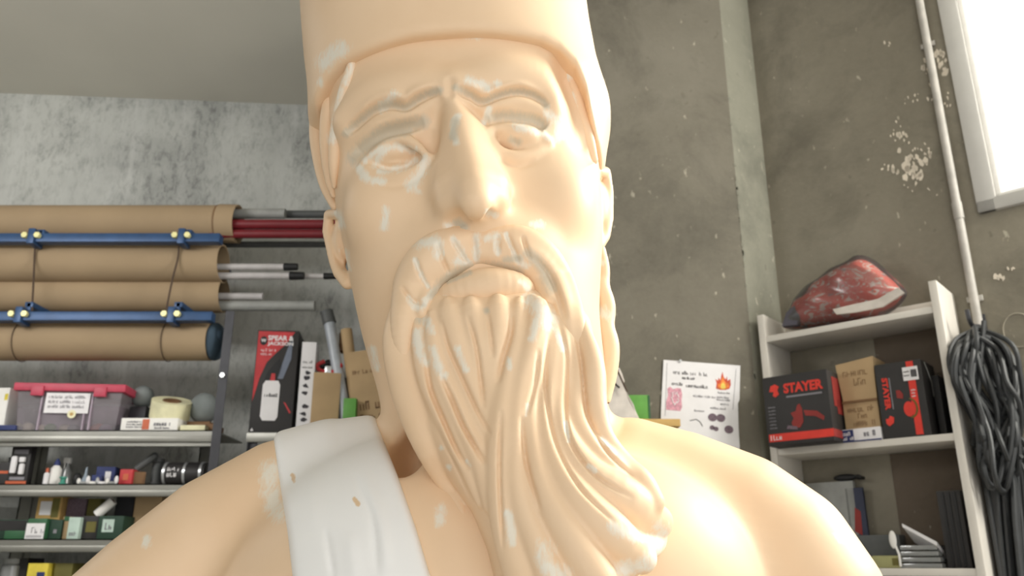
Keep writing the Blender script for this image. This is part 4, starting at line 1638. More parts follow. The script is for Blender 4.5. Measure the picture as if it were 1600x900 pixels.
t = thing('funnel', 'pale blue upturned funnel on the second metal shelf', 'funnel', (cx, 2.80, Z2))
b = MB(); b.lathe([(w * .5, 0), (w * .46, h * .12), (w * .14, h * .6), (w * .10, h)]); b.build('cone', mat('pale_blue_plastic', (140, 152, 164), .5), t)
t, w, h = simple_box('navy_box', 'open navy carton on the second metal shelf', 'box', 150, 178, 729, 2.84, Z2, 0.06, 'navy', .15)
plate(t, 'white_flap', 'paper', 0, w * .3, h * .3, h * .75)
t, w, h = simple_box('navy_packet', 'slanted navy packet propped beside the open navy carton', 'packet', 142, 156, 742, 2.80, Z2, 0.04, 'navy', .3)
for k in range(9):
    cx, w, h = spot_on(118 + k * 7.4, 124 + k * 7.4, 747 - (k % 3) * 2, 2.765, Z2)
    b = MB()
    if k % 2:
        b.cyl((-w * .9, 0, w * .4), (w * .9, w * .5, w * .4), w * .4, seg=8)
    else:
        b.sphere((0, 0, h * .5), (w * .55, w * .5, h * .5), 8, 6)
    o = b.build('plastic_fitting', M[('white', 'silver', 'paper')[k % 3]])
    o.location = (cx, 2.767, Z2)
    tag(o, '%s white plastic fitting from the left before the navy carton' % ('first', 'second', 'third', 'fourth', 'fifth', 'sixth', 'seventh', 'eighth', 'ninth')[k], 'fitting', 'white fittings on the second shelf')
t, w, h = simple_box('red_box', 'small orange red carton on the second metal shelf', 'box', 186, 206, 733, 2.79, Z2, 0.05, 'redbox')
plate(t, 'printed_mark', 'orange', -w * .2, w * .2, h * .3, h * .7)
t, w, h = simple_box('brown_box', 'small brown carton leaning right of the orange red carton', 'box', 206, 226, 737, 2.81, Z2, 0.05, 'brown', .5)
p0, p1 = at(213, 733, 2.83), at(241, 713, 2.83)
t = thing('hand_tool', 'slanted dark grey hand tool propped against a grey spool', 'handle', p0)
b = MB(); b.cyl((0, 0, 0), p1 - p0, .011, .013, 12); b.sphere(p1 - p0, .0135, 10, 8); b.build('grip', M['dark_grey'], t)
b = MB(); b.tube([(0, 0, 0), Vector((-.012, 0, -.012)), Vector((-.02, 0, Z2 + .006 - p0.z))], .006, 8); b.build('blade', M['dark_steel'], t)
cx, w, h = spot_on(232, 252, 716, 2.84, Z2)
t = thing('grey_spool', 'grey spool standing left of the black can', 'spool', (cx, 2.86, Z2))
b = MB(); b.lathe([(w * .5, 0), (w * .5, h * .12), (w * .4, h * .16), (w * .4, h * .84), (w * .5, h * .88), (w * .5, h)]); b.build('spool_body', M['dark_grey'], t)
# black can lying on its side
pc0, pc1 = at(255, 733, 2.80), at(322, 727, 2.80)
r_ = 0.038
t = thing('black_can', 'black cylindrical can lying on its side with silver rings and white print', 'can', (pc0.x, 2.82, Z2 + r_))
Lc = pc1.x - pc0.x
b = MB(); b.cyl((0, 0, 0), (Lc, 0, 0), r_, seg=28); b.build('can_body', M['boxblack'], t)
for fx in (.03, .50, .88):
    b = MB(); b.pipe((Lc * fx, 0, 0), (Lc * fx + .008, 0, 0), r_ * 1.05, r_ * .9, 28); b.build('metal_ring', M['silver'], t)
b = MB()
for k, (zc, hh, sd) in enumerate(((.012, .012, 5), (-.004, .018, 6))):
    scribble(b, Lc * .15, Lc * .46, zc, hh, -r_ - .0015, sd, 2, .003)
o = b.build('white_print', M['paper'], t, smooth=False); o['kind'] = 'stuff'

# --- third shelf
t, w, h = simple_box('green_carton', 'dark green carton at the left end of the third metal shelf', 'box', -8, 42, 812, 2.82, Z3, 0.15, 'greenbox')
plate(t, 'dark_window', 'boxblack', -w * .45, w * .45, h * .45, h * .95)
t, w, h = simple_box('green_tray', 'low bright green tray in front of the dark green carton', 'tray', 5, 40, 829, 2.77, Z3, 0.04, 'green')
cx, w, h = spot_on(42, 72, 810, 2.765, Z3)
t = thing('labelled_box', 'green carton behind a white barcode label with dark printing', 'box', (cx, 2.765, Z3))
b = MB(); b.box(-w / 2, w / 2, 0, .08, 0, h, .002); b.build('carton', M['green'], t)
plate(t, 'paper_label', 'paper', -w * .5, w * .46, -.012, h * .76, -.004)
b = MB()
scribble(b, -w * .2, w * .4, h * .42, h * .28, -.005, 11, 2, .0018)
for k in range(9):
    b.prism([(-w * .42 + k * w * .09, .004), (-w * .42 + k * w * .09 + .0022, .004), (-w * .42 + k * w * .09 + .0022, h * .18), (-w * .42 + k * w * .09, h * .18)], -.005, -.0044)
o = b.build('printing', M['greyink'], t, smooth=False); o['kind'] = 'stuff'
t, w, h = simple_box('dark_packet', 'dark packet standing right of the white barcode label', 'packet', 76, 96, 812, 2.78, Z3, 0.08, 'greenbox')
plate(t, 'faded_print', 'greyink', -w * .1, w * .15, h * .3, h * .5)
zt_ = Z3 + h
t, w, h = simple_box('wooden_box', 'yellowish pine box with a white sticker on the third shelf', 'box', 58, 96, 775, 2.83, zt_ - 0.0, 0.10, 'pine', part='box_shell')
plate(t, 'white_sticker', 'paper', -w * .36, w * .10, h * .22, h * .78)
plate(t, 'dark_recess', 'olive', w * .12, w * .42, h * .12, h * .92)
t, w, h = simple_box('mint_packet', 'pale mint packet on the third metal shelf', 'packet', 106, 124, 808, 2.77, Z3, 0.03, 'mint')
b = MB(); scribble(b, -w * .3, w * .3, h * .25, h * .2, -.001, 9, 1); o = b.build('printing', M['greyink'], t, smooth=False); o['kind'] = 'stuff'
t, w, h = simple_box('kraft_packet', 'tan packet with green top left of the mint packet', 'packet', 97, 107, 807, 2.79, Z3, 0.06, 'card')
plate(t, 'green_flap', 'green', -w * .3, w * .5, h * .8, h)
t, w, h = simple_box('dark_packet', 'black packet with an olive label on the third shelf', 'packet', 127, 153, 806, 2.79, Z3, 0.10, 'boxblack')
plate(t, 'olive_label', 'olive', -w * .2, w * .4, h * .3, h * .75)
zt_ = Z3 + h
t, w, h = simple_box('grey_bag', 'violet grey soft bag on the stacked packets of the third shelf', 'bag', 104, 134, 779, 2.86, Z3, 0.10, 'purplegrey')
b = MB(); b.sphere((w * .35, -.01, h * .25), (.014, .012, .01), 10, 8); b.build('red_tag', M['redbox'], t)
t, w, h = simple_box('olive_packet', 'olive packet behind the tilted white roll', 'packet', 136, 156, 779, 2.86, Z3, 0.06, 'olive')
cx, w, h = spot_on(153, 192, 806, 2.78, Z3)
t = thing('green_carton', 'dark green carton with a white label near the statue arm', 'box', (cx, 2.78, Z3))
b = MB(); b.box(-w / 2, w / 2, 0, .1, 0, h, .002); b.build('carton', M['greenbox'], t)
plate(t, 'paper_label', 'mint', -w * .32, w * .14, h * .3, h * .85)
b = MB(); scribble(b, -w * .2, w * .08, h * .55, h * .3, -.0022, 19, 1); o = b.build('printing', M['greyink'], t, smooth=False); o['kind'] = 'stuff'
zt_ = Z3 + h
p0, p1 = at(153, 803, 2.81), at(176, 783, 2.81)
t = thing('paper_roll', 'tilted white paper roll lying on the dark green carton', 'roll', (p0 + p1) / 2)
d_ = (p1 - p0) / 2
b = MB(); b.cyl(-d_ * 1.1, d_ * 1.1, .0155, seg=20); b.build('roll_body', M['white'], t)
b = MB(); b.cyl(d_ * 1.1, d_ * 1.12, .006, seg=12); b.build('core', M['brown'], t)
t, w, h = simple_box('tin_box', 'dark violet tin behind the third shelf roll', 'tin', 180, 208, 776, 2.90, Z3, 0.06, 'dark_steel')
t, w, h = simple_box('carton_box', 'tan cardboard carton on the third shelf beside the statue arm', 'box', 210, 252, 774, 2.86, Z3, 0.1, 'card')

# --- fourth shelf
cx, w, h = spot_on(-10, 25, 873, 2.80, Z4)
t = thing('plastic_jar', 'clear grey plastic jar on the lowest visible shelf', 'jar', (cx, 2.85, Z4))
b = MB(); b.lathe([(w * .5, 0), (w * .5, h * .8), (w * .42, h * .86)], seg=24); b.build('jar_body', M['clear'], t)
b = MB(); b.lathe([(w * .46, h * .86), (w * .46, h)], seg=24); b.build('lid', M['grey_pipe'], t)
t, w, h = simple_box('yellow_carton', 'yellow carton with a blue mark on the lowest visible shelf', 'box', 42, 74, 880, 2.78, Z4, 0.1, 'yellow')
plate(t, 'blue_mark', 'navy', 0, w * .38, h * .3, h * .72)
plate(t, 'white_patch', 'paper', -w * .2, w * .1, h * .1, h * .5)
t, w, h = simple_box('dark_crate', 'black crate between the jar and the yellow carton', 'crate', 24, 42, 872, 2.83, Z4, 0.1, 'boxblack')
t, w, h = simple_box('olive_carton', 'olive carton right of the yellow carton on the lowest visible shelf', 'box', 84, 112, 880, 2.80, Z4, 0.1, 'olive')

# ------------------------------------------------------------------ middle: second shelf with the red tool box, behind the statue
Y2 = 2.80
z2 = at(400, 676, Y2).z
xa, xb = at(386, 676, Y2).x, at(640, 676, Y2).x
t2s = thing('metal_shelving', 'grey metal shelving end with the tall red and black carton, behind the statue shoulder', 'shelving', ((xa + xb) / 2, Y2, 0))
S2 = t2s.location
for zz in (z2, z2 - .45, z2 - .9, z2 - 1.35):
    b = MB()
    b.box(xa - S2.x, xb - S2.x, 0, .3, zz - .006, zz)
    b.box(xa - S2.x, xb - S2.x, -.006, .003, zz - .032, zz, .003)
    b.build('shelf_board', M['steel'], t2s)
for x in (xa + .02, xb - .02):
    for y in (.01, .29):
        b = MB(); b.box(x - .015 - S2.x, x + .015 - S2.x, y - .003, y + .003, 0, z2 - .006); b.box(x - .015 - S2.x, x - .012 - S2.x, y - .015, y + .015, 0, z2 - .006)
        b.build('upright', M['dark_steel'], t2s)
cx, w, h = spot_on(403, 466, 516, Y2 + .02, z2)
t = thing('tool_carton', 'tall red and black printed carton with a picture of a white tank', 'box', (cx, Y2 + .02, z2), 0.12)
b = MB(); b.box(-w / 2, w / 2, 0, .16, 0, h, .002); b.build('carton', M['boxblack'], t)
b = MB(); b.prism([(-w * .48, h * .3), (-w * .44, h * .36), (-w * .36, h * .52), (-w * .22, h * .68), (0, h * .78), (w * .2, h * .86), (w * .40, h * .985), (-w * .48, h * .985)], -.001, .0005); b.build('red_print_field', M['redbox'], t, smooth=False)
b = MB(); b.prism([(-w * .30, h * .40), (-w * .18, h * .58), (0, h * .68), (w * .10, h * .72), (w * .16, h * .62), (w * .05, h * .50), (-w * .05, h * .36)], -.0016, .0); b.build('tool_picture', M['black'], t, smooth=False)
b = MB(); b.prism([(w * .06, h * .52), (w * .28, h * .86), (w * .36, h * .90), (w * .36, h * .72), (w * .20, h * .52)], -.0016, .0); b.build('gleam_print', mat('slate_print', (110, 118, 134), .6), t, smooth=False)
text_fit('SPEAR &', w * .62, h * .05, M['paper'], t, (w * .07, -.0016, h * .92), bold=.03)
text_fit('JACKSON', w * .62, h * .045, M['paper'], t, (w * .07, -.0016, h * .86), bold=.03)
b = MB(); b.prism([(-w * .34 + math.cos(a) * h * .035, h * .89 + math.sin(a) * h * .045) for a in np.linspace(0, 2 * math.pi, 16)[:-1]], -.0018, 0); b.build('round_emblem', M['black'], t, smooth=False)
text_obj('W', h * .045, M['paper'], t, (-w * .34, -.003, h * .89), bold=.03)
b = MB(); scribble(b, -w * .38, w * .0, h * .80, h * .03, -.0018, 41, 3, .0012); scribble(b, -w * .38, -w * .1, h * .76, h * .025, -.0018, 42, 2, .001); o = b.build('small_print', M['paper'], t, smooth=False); o['kind'] = 'stuff'
b = MB()
b.prism([(-w * .26, h * .16), (-w * .20, h * .12), (w * .10, h * .12), (w * .15, h * .16), (w * .15, h * .46), (w * .10, h * .50), (-w * .20, h * .50), (-w * .26, h * .46)], -.003, 0)
b.build('tank_picture', M['paper'], t, smooth=False)
b = MB(); b.prism([(-w * .10, h * .50), (w * .02, h * .50), (w * .01, h * .57), (-w * .08, h * .57)], -.003, 0); b.build('tank_cap_picture', M['redbox'], t, smooth=False)
b = MB(); scribble(b, -w * .2, w * .1, h * .36, h * .035, -.004, 43, 1, .002); o = b.build('tank_lettering', M['ink'], t, smooth=False); o['kind'] = 'stuff'
b = MB(); b.prism([(w * .26, h * .30), (w * .31, h * .29), (w * .46, h * .20), (w * .42, h * .19)], -.002, 0); b.build('red_stroke', M['redbox'], t, smooth=False)
b = MB(); b.prism([(-w * .5 + .006, h * .02), (-w * .38, h * .02), (-w * .42, h * .05)], -.002, 0); b.build('corner_mark', M['paper'], t, smooth=False)
# white label strip on the carton's side
cx, w2, h2 = spot_on(467, 489, 531, Y2 + .015, z2)
t = thing('label_carton', 'narrow white carton with dark marks against the tall red carton', 'box', (cx + .003, Y2 + .045, z2), 0.12)
b = MB(); b.box(-w2 / 2, w2 / 2, 0, .10, 0, h2, .001); b.build('carton', M['paper'], t)
b = MB()
for k, zz in enumerate((.16, .22, .30, .44, .52, .60, .66)):
    r_ = random.Random(k)
    n = 6
    b.prism([(r_.uniform(-.1, .1) * w2 + math.cos(2 * math.pi * i / n) * w2 * .24 * r_.uniform(.6, 1), h2 * zz + math.sin(2 * math.pi * i / n) * h2 * .03 * r_.uniform(.6, 1)) for i in range(n)], -.0012, 0)
scribble(b, -w2 * .35, w2 * .35, h2 * .78, h2 * .03, -.001, 81, 2, .001); scribble(b, -w2 * .35, w2 * .35, h2 * .72, h2 * .02, -.001, 82, 2, .001)
o = b.build('dark_marks', M['ink'], t, smooth=False); o['kind'] = 'stuff'
t, w, h = simple_box('carton_box', 'open tan cardboard box with red pliers standing in it', 'box', 490, 532, 582, Y2 + .05, z2, 0.13, 'card', .2)
zc = z2 + h
cx = t.location.x
t = thing('pliers', 'red handled pliers lying on the tan box beside the white label carton', 'pliers', (cx - .005, Y2 + .08, zc))
for sx in (-1, 1):
    b = MB(); b.tube(spline([(sx * .012, 0, .008), (sx * .035, 0, .018), (sx * .04, .005, .036), (sx * .018, .01, .05)], 5), .0075, 8); b.build('handle', M['redbox'], t)
b = MB(); b.box(-.012, .012, -.006, .01, .0, .03, .004); b.build('jaw', M['silver'], t)
b = MB(); b.tube([(-.03, .02, .05), (-.01, .03, .07), (.04, .03, .05)], .012, 8)
o = b.build('cord_bundle', M['black']); o.location = (cx - .005, Y2 + .08, zc - .02); tag(o, 'black cord bundle behind the red handled pliers', 'cord')
p0, p1 = at(537, 582, Y2 + .08), at(510, 487, Y2 + .10)
t = thing('level_tube', 'slanting clear tube with a dark grey cap behind the open tan box', 'tube', at(548, 640, Y2 + .08))
q0 = t.location
b = MB(); b.cyl(Vector((0, 0, z2 - q0.z)), p1 * .85 + p0 * .15 - q0, .020, seg=14); b.build('tube_body', mat('frosted_tube', (168, 174, 182), .3), t)
b = MB(); b.cyl(p1 * .80 + p0 * .20 - q0, p1 - q0, .024, seg=14); b.build('end_cap', M['dark_grey'], t)
p0, p1 = at(562, 600, Y2 + .10), at(541, 515, Y2 + .10)
t = thing('wooden_stick', 'tan wooden stick leaning beside the clear tube', 'stick', Vector((p0.x + .01, p0.y, z2)))
b = MB(); b.cyl((0, 0, 0), p1 - t.location, .021, seg=12); b.build('shaft', M['card'], t)
b = MB(); b.cyl((p1 - t.location) * .8 + Vector((-.02, 0.02, 0)), (p1 - t.location) * .98 + Vector((-.012, .03, 0)), .02, seg=10); b.build('dark_sleeve', M['brown'], t)
cx, w, h = spot_on(553, 612, 545, Y2 + .06, z2)
t = thing('carton_box', 'tilted tan cardboard box half hidden behind the statue jaw', 'box', (cx + .02, Y2 + .06, z2), rot=(0, math.radians(-9), 0))
b = MB(); b.box(-w / 2, w / 2, 0, .12, 0.016, h, .002); b.build('carton', M['card'], t)
b = MB(); scribble(b, -w * .4, w * .2, h * .75, h * .05, -.001, 90, 3); scribble(b, -w * .3, w * .3, h * .35, h * .10, -.001, 91, 2); scribble(b, -w * .3, w * .3, h * .22, h * .07, -.001, 92, 2); o = b.build('printing', M['brown'], t, smooth=False); o['kind'] = 'stuff'
t, w, h = simple_box('lime_block', 'bright lime green block on the shelf behind the tunic strap', 'block', 536, 556, 622, Y2 + .02, z2, .03, 'lime', part='block_body')
t, w, h = simple_box('dark_gadget', 'black gadget behind the lime green block', 'gadget', 534, 556, 590, Y2 + .12, z2, .05, 'black', part='body')
b = MB(); b.sphere((0, -.005, h * .6), (.012, .008, .008), 8, 6); b.build('button', M['pine'], t)

# ------------------------------------------------------------------ pier: pinned notice, green box on a small ledge
pts4 = [at(1037, 562, 2.394), at(1157, 571, 2.394), at(1150, 690, 2.394), at(1026, 690, 2.394)]
tlc, trc = pts4[0], pts4[1]
ang_ = math.atan2(trc.z - tlc.z, trc.x - tlc.x)
nw = (trc - tlc).length
t = thing('notice', 'white printed notice with flame emblem pinned crookedly on the concrete pier', 'notice', (tlc.x, 2.3965, tlc.z), rot=(0, -ang_, 0))
nh = nw * 1.38
b = MB()
pl = [(0, 0), (nw, 0), (nw * .985, -nh * .33), (nw * .965, -nh * .36), (nw * .97, -nh * .6), (nw * 1.0, -nh), (-.004, -nh), (-nw * .02, -nh * .5)]
b.prism(pl, -.0008, .0); b.build('sheet', M['paper'], t, smooth=False)


def npx(px, py):
    p = at(px, py, 2.394)
    dx, dz = p.x - tlc.x, p.z - tlc.z
    return dx * math.cos(ang_) + dz * math.sin(ang_), -dx * math.sin(ang_) + dz * math.cos(ang_)


b = MB()
for (x0, y0, x1, hh, wds, sd) in ((1052, 581, 1106, .011, 5, 1), (1066, 590, 1087, .008, 1, 2), (1050, 599, 1067, .009, 1, 3), (1072, 602, 1105, .010, 1, 4)):
    a = npx(x0, y0)
    e = npx(x1, y0)
    scribble(b, a[0], e[0], a[1], hh, -.0016, sd, wds, .0014)
o = b.build('heading_lines', M['ink'], t, smooth=False); o['kind'] = 'stuff'
b = MB()
for (x0, y0, x1, hh, wds, sd) in ((1122, 613, 1140, .006, 2, 5), (1083, 618, 1119, .007, 3, 6), (1120, 620, 1140, .006, 2, 7), (1126, 631, 1139, .006, 1, 8), (1110, 637, 1134, .006, 2, 9), (1085, 641, 1100, .006, 1, 10), (1120, 624, 1141, .005, 2, 12)):
    a = npx(x0, y0)
    e = npx(x1, y0)
    scribble(b, a[0], e[0], a[1], hh, -.0016, sd, wds, .0008)
o = b.build('text_lines', M['greyink'], t, smooth=False); o['kind'] = 'stuff'
for k, (x0, y0, x1, y1) in enumerate(((1042, 567, 1039, 650), (1150, 576, 1145, 640))):
    a, e = npx(x0, y0), npx(x1, y1)
    b = MB(); b.prism([(a[0], a[1]), (a[0] + .0012, a[1]), (e[0] + .0012, e[1]), (e[0], e[1])], -.0012, -.0006); b.build('border_line', M['greyink'], t, smooth=False)
c = npx(1054, 624)
b = MB()
r_ = random.Random(3)
pp = []
for (x0, y0) in ((1043, 607), (1047, 604), (1052, 608), (1058, 606), (1064, 607), (1066, 616), (1065, 626), (1066, 636), (1063, 642), (1053, 641), (1041, 640), (1041, 628), (1044, 618)):
    pp.append(npx(x0, y0))
b.prism(pp, -.0015, -.0005); b.build('pink_emblem', M['pinkprint'], t, smooth=False)
b = MB()
b.tube([(npx(1054 + 5 * math.cos(a) + (2 if k % 2 else 0), 622 + 11 * math.sin(a) * (1 if k % 3 else .5))[0], -.0016, npx(1054 + 5 * math.cos(a), 622 + 11 * math.sin(a) * (1 if k % 3 else .5))[1]) for k, a in enumerate(np.linspace(0, 6.0, 16))], .0014, 5)
b.build('emblem_scroll', M['paper'], t)
for poly, m_, yy in (([(1119, 607), (1120, 598), (1118, 592), (1122, 595), (1123, 590), (1126, 594), (1127, 588), (1129, 581), (1131, 589), (1134, 593), (1136, 588), (1137, 595), (1141, 592), (1142, 601), (1140, 607), (1134, 609), (1126, 609)], 'flame2', -.0014),
                     ([(1122, 606), (1122, 599), (1125, 600), (1127, 594), (1130, 588), (1132, 595), (1135, 599), (1138, 598), (1139, 605), (1134, 608), (1126, 608)], 'flame', -.0020),
                     ([(1126, 606), (1127, 600), (1130, 597), (1133, 601), (1134, 606), (1130, 608)], 'flame3', -.0026)):
    b = MB(); b.prism([npx(*p) for p in poly], yy, yy + .0006); b.build('flame_emblem', M[m_], t, smooth=False)
for (x0, y0, rr) in ((1113.5, 652, 7), (1126.5, 653, 7), (1139, 671, 7), (1113, 668, 4), (1119, 670, 4)):
    c = npx(x0, y0)
    b = MB(); q_ = rr / F * 2.4
    b.prism([(c[0] + math.cos(a) * q_, c[1] + math.sin(a) * q_ * .9) for a in np.linspace(0, 2 * math.pi, 16)[:-1]], -.0016, -.0006); b.build('round_picture', M['purplegrey'], t, smooth=False)
b = MB(); b.tube([(npx(x, y)[0], -.001, npx(x, y)[1]) for x, y in ((1078, 657), (1088, 655), (1094, 659), (1098, 666))], .0012, 5); b.build('ink_curve', M['ink'], t)
b = MB(); c = npx(1063, 564); b.cyl((c[0], -.001, c[1]), (c[0], -.006, c[1]), .004, seg=10); b.build('pin', M['silver'], t)

zl = at(1000, 660, 2.28).z
t = thing('wooden_ledge', 'narrow wooden ledge on the concrete pier behind the statue shoulder', 'ledge', (.33, 2.4, zl - .02))
b = MB(); b.box(-.35, .12, -.18, 0, 0, .02, .002); b.build('board', M['pine'], t)
for x in (-.25, .05):
    b = MB(); b.prism([(0, 0), (.012, 0), (.012, -.1), (0, -.1)], -.12, 0); o = b.build('bracket', M['dark_steel'], t); o.location = (x, 0, 0)
t, w, h = simple_box('green_box', 'bright green box on the ledge right behind the statue shoulder', 'box', 960, 1015, 617, 2.28, zl, .08, 'lime')
b = MB(); b.box(w / 2 - .004, w / 2 + .001, -.001, .08, 0, h * .98); b.build('dark_edge', M['green'], t, smooth=False)
px_ = [at(962, 574, 2.27), at(984, 619, 2.27), at(950, 619, 2.27)]
t = thing('plastic_bag', 'crumpled pale plastic bag with thin wires beside the green box', 'bag', Vector((px_[2].x, 2.22, zl)))
b = MB()
bz = at(962, 578, 2.24).z - zl
b.bm.verts.ensure_lookup_table()
ring = [(-.03, 0, 0), (.075, 0, 0), (.045, .0, bz * .55), (.03, .0, bz), (.0, .0, bz * 1.02)]
f_ = [b.bm.verts.new(p) for p in ring]
bk = [b.bm.verts.new((p[0], .04, p[2] * .96)) for p in ring]
b.bm.faces.new(f_); b.bm.faces.new(bk[::-1])
for i in range(5):
    b.bm.faces.new((f_[(i + 1) % 5], f_[i], bk[i], bk[(i + 1) % 5]))
bmesh.ops.subdivide_edges(b.bm, edges=b.bm.edges[:], cuts=3, use_grid_fill=True)
for v_ in b.bm.verts:
    v_.co += Vector((random.uniform(-1, 1), random.uniform(-1, 1), random.uniform(-.4, .6) if v_.co.z > .005 else 0)) * .005
b.build('bag_film', M['palerag'], t)
for k, (pp, m_) in enumerate(((((962, 572), (967, 584), (976, 604), (980, 612)), 'wire'), (((955, 586), (960, 598), (968, 606)), 'black'), (((961, 572), (966, 579)), 'navy'))):
    b = MB(); b.tube(spline([tuple(at(x, y, 2.205) - t.location) for x, y in pp], 4), .0025, 6); b.build('thin_wire', M[m_], t)

# ------------------------------------------------------------------ right wall: conduit
pc = [rw(1437, 0), rw(1500, 330), rw(1503, 345), rw(1527, 508)]
t0_, z0_ = rw(1440, 20, .015)
t1_, z1_ = rw(1497, 332, .015)
t2_, z2_ = rw(1527, 510, .015)
tm = (t0_ + t1_) / 2
t = thing('conduit', 'pale round conduit running down the concrete wall left of the window', 'pipe', rwp(tm, 0.014, 0), -WA)
b = MB(); b.cyl((t0_ - tm, 0, CEIL), (t1_ - tm, 0, z1_), .0115, seg=14); b.build('upper_pipe', M['pipe'], t)
b = MB(); b.cyl((t1_ - tm, 0, z1_ + .02), (t2_ - tm, 0, .0), .0115, seg=14); b.build('lower_pipe', M['pipe'], t)
b = MB(); b.cyl((t1_ - tm, 0, z1_ - .02), (t1_ - tm, 0, z1_ + .03), .0135, seg=14); b.build('coupling', M['pipe'], t)
for zz in (z1_ + .55, z1_ - .25):
    b = MB(); b.box(t1_ - tm - .02, t1_ - tm + .02, .006, .014, zz - .008, zz + .008, .002); b.build('clip', M['pipe'], t)

# ------------------------------------------------------------------ right wall: white shelf unit
DEP = 0.17
ta, _ = rw(1193, 600, DEP)
tb, _ = rw(1206, 600, DEP)
tc_, _ = rw(1474, 605, DEP)
td, _ = rw(1491, 605, DEP)
thk = .020
z_top = CAMZ + .705
zs1 = (rw(1200, 527, DEP)[1] + rw(1480, 470, DEP)[1]) / 2
zs2 = (rw(1212, 696, DEP)[1] + rw(1494, 682, DEP)[1]) / 2
zs3 = rw(1450, 888, DEP)[1]
unit = thing('shelf_unit', 'white open shelf unit against the bare concrete wall on the right', 'shelf', rwp((ta + td) / 2, 0, 0), -WA)
uo = (ta + td) / 2
for (x0, x1) in ((ta, ta + thk), (td - thk, td)):
    b = MB(); b.box(x0 - uo, x1 - uo, -DEP, -.002, 0, z_top, .0015); b.build('side_panel', M['melamine'], unit)
for zz in (zs1, zs2, zs3, zs3 - .32, zs3 - .64, zs3 - .96, .08):
    b = MB(); b.box(ta + thk - uo, td - thk - uo, -DEP + .004, -.004, zz - .018, zz, .001); b.build('shelf_board', M['melamine'], unit)
b = MB(); b.box(ta + thk - uo, td - thk - uo, -.018, -.004, zs1, zs1 + .055, .001); b.build('back_rail', M['melamine'], unit)


M['shadeboard'] = concrete_mat('brown_flecked_shade', (78, 68, 58), (92, 81, 69), (104, 92, 80))  # added flecked panel; its brown stands in for shade inside the compartments
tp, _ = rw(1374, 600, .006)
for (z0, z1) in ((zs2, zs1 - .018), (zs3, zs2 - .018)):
    b = MB(); b.box(tp - uo, td - thk - uo, -.0035, -.0015, z0 + .001, z1 - .001); b.build('shade_panel', M['shadeboard'], unit, smooth=False)


def rbox(name, label, cat, px0, px1, pyt, bf, z, depth, rotz=0.0, group=None, pym=None):
    """thing on the right shelf: front face bf in front of the wall"""
    pym = pym or pyt + 40
    a, e = rw(px0, pym, bf)[0], rw(px1, pym, bf)[0]
    zt_ = (rw(px0, pyt, bf)[1] + rw(px1, pyt, bf)[1]) / 2
    t = thing(name, label, cat, rwp((a + e) / 2, bf, z), -WA + rotz, group)
    return t, e - a, zt_ - z


# left black power tool carton
t, w, h = rbox('tool_carton', 'black power tool carton with red lettering and red bottom stripe, left on the white shelf', 'box', 1194, 1297, 584, .232, zs2, .13, pym=630)
h = rw(1245, 583, .232)[1] - zs2
D1 = .20
b = MB(); b.box(-w / 2, w / 2, 0, D1, 0, h, .002); b.build('carton', M['boxblack'], t)
text_fit('STAYER', w * .60, h * .145, M['red'], t, (w * .13, -.0014, h * .80), bold=.045)
b = MB(); b.prism([(-w * .40, h * .78), (-w * .37, h * .86), (-w * .30, h * .88), (-w * .24, h * .84), (-w * .27, h * .79), (-w * .25, h * .73), (-w * .31, h * .69), (-w * .35, h * .72), (-w * .33, h * .77)], -.0014, 0); b.build('red_emblem', M['red'], t, smooth=False)
plate(t, 'grey_tagline', 'greyink', -w * .14, w * .40, h * .665, h * .69)
b = MB(); b.prism([(-w * .47, h * .055), (w * .5, h * .055), (w * .5, h * .165), (-w * .47, h * .165)], -.0014, 0); b.build('red_stripe', M['red'], t, smooth=False)
text_obj('1200', h * .085, M['paper'], t, (-w * .34, -.003, h * .11), bold=.03, wide=1.0) if False else None
b = MB(); scribble(b, -w * .44, -w * .26, h * .11, h * .07, -.003, 120, 1, .002); o = b.build('stripe_print', M['paper'], t, smooth=False); o['kind'] = 'stuff'
b = MB()
for k in range(7):
    scribble(b, -w * .44, -w * .33, h * (.25 + .05 * k), h * .022, -.0014, 130 + k, 1, .0012)
o = b.build('grey_column_print', M['greyink'], t, smooth=False); o['kind'] = 'stuff'
b = MB(); b.prism([(-w * .08, h * .24), (w * .02, h * .22), (w * .08, h * .30), (w * .08, h * .48), (w * .05, h * .56), (w * .01, h * .54), (-w * .02, h * .46), (-w * .10, h * .44), (-w * .06, h * .36), (-w * .10, h * .30)], -.0014, 0); b.build('tool_picture', M['dimred'], t, smooth=False)
b = MB(); b.prism([(w * .10, h * .46), (w * .30, h * .43), (w * .40, h * .34), (w * .38, h * .29), (w * .26, h * .36), (w * .12, h * .38)], -.0014, 0); b.build('tool_picture', M['dimred'], t, smooth=False)
b = MB(); b.prism([(-w * .18, h * .22), (-w * .02, h * .20), (-w * .02, h * .24), (-w * .16, h * .27)], -.0018, 0); b.build('tool_tip_picture', M['purplegrey'], t, smooth=False)
b = MB(); b.box(w / 2 - .0005, w / 2 + .0012, .03, .085, h * .5, h * .92); b.box(w / 2 - .0005, w / 2 + .0012, .05, .10, h * .40, h * .6); b.build('side_print', M['dimred'], t, smooth=False)
b = MB(); b.box(w / 2 - .0005, w / 2 + .0012, 0, D1 * .7, h * .055, h * .165); b.build('side_stripe', M['dimred'], t, smooth=False)
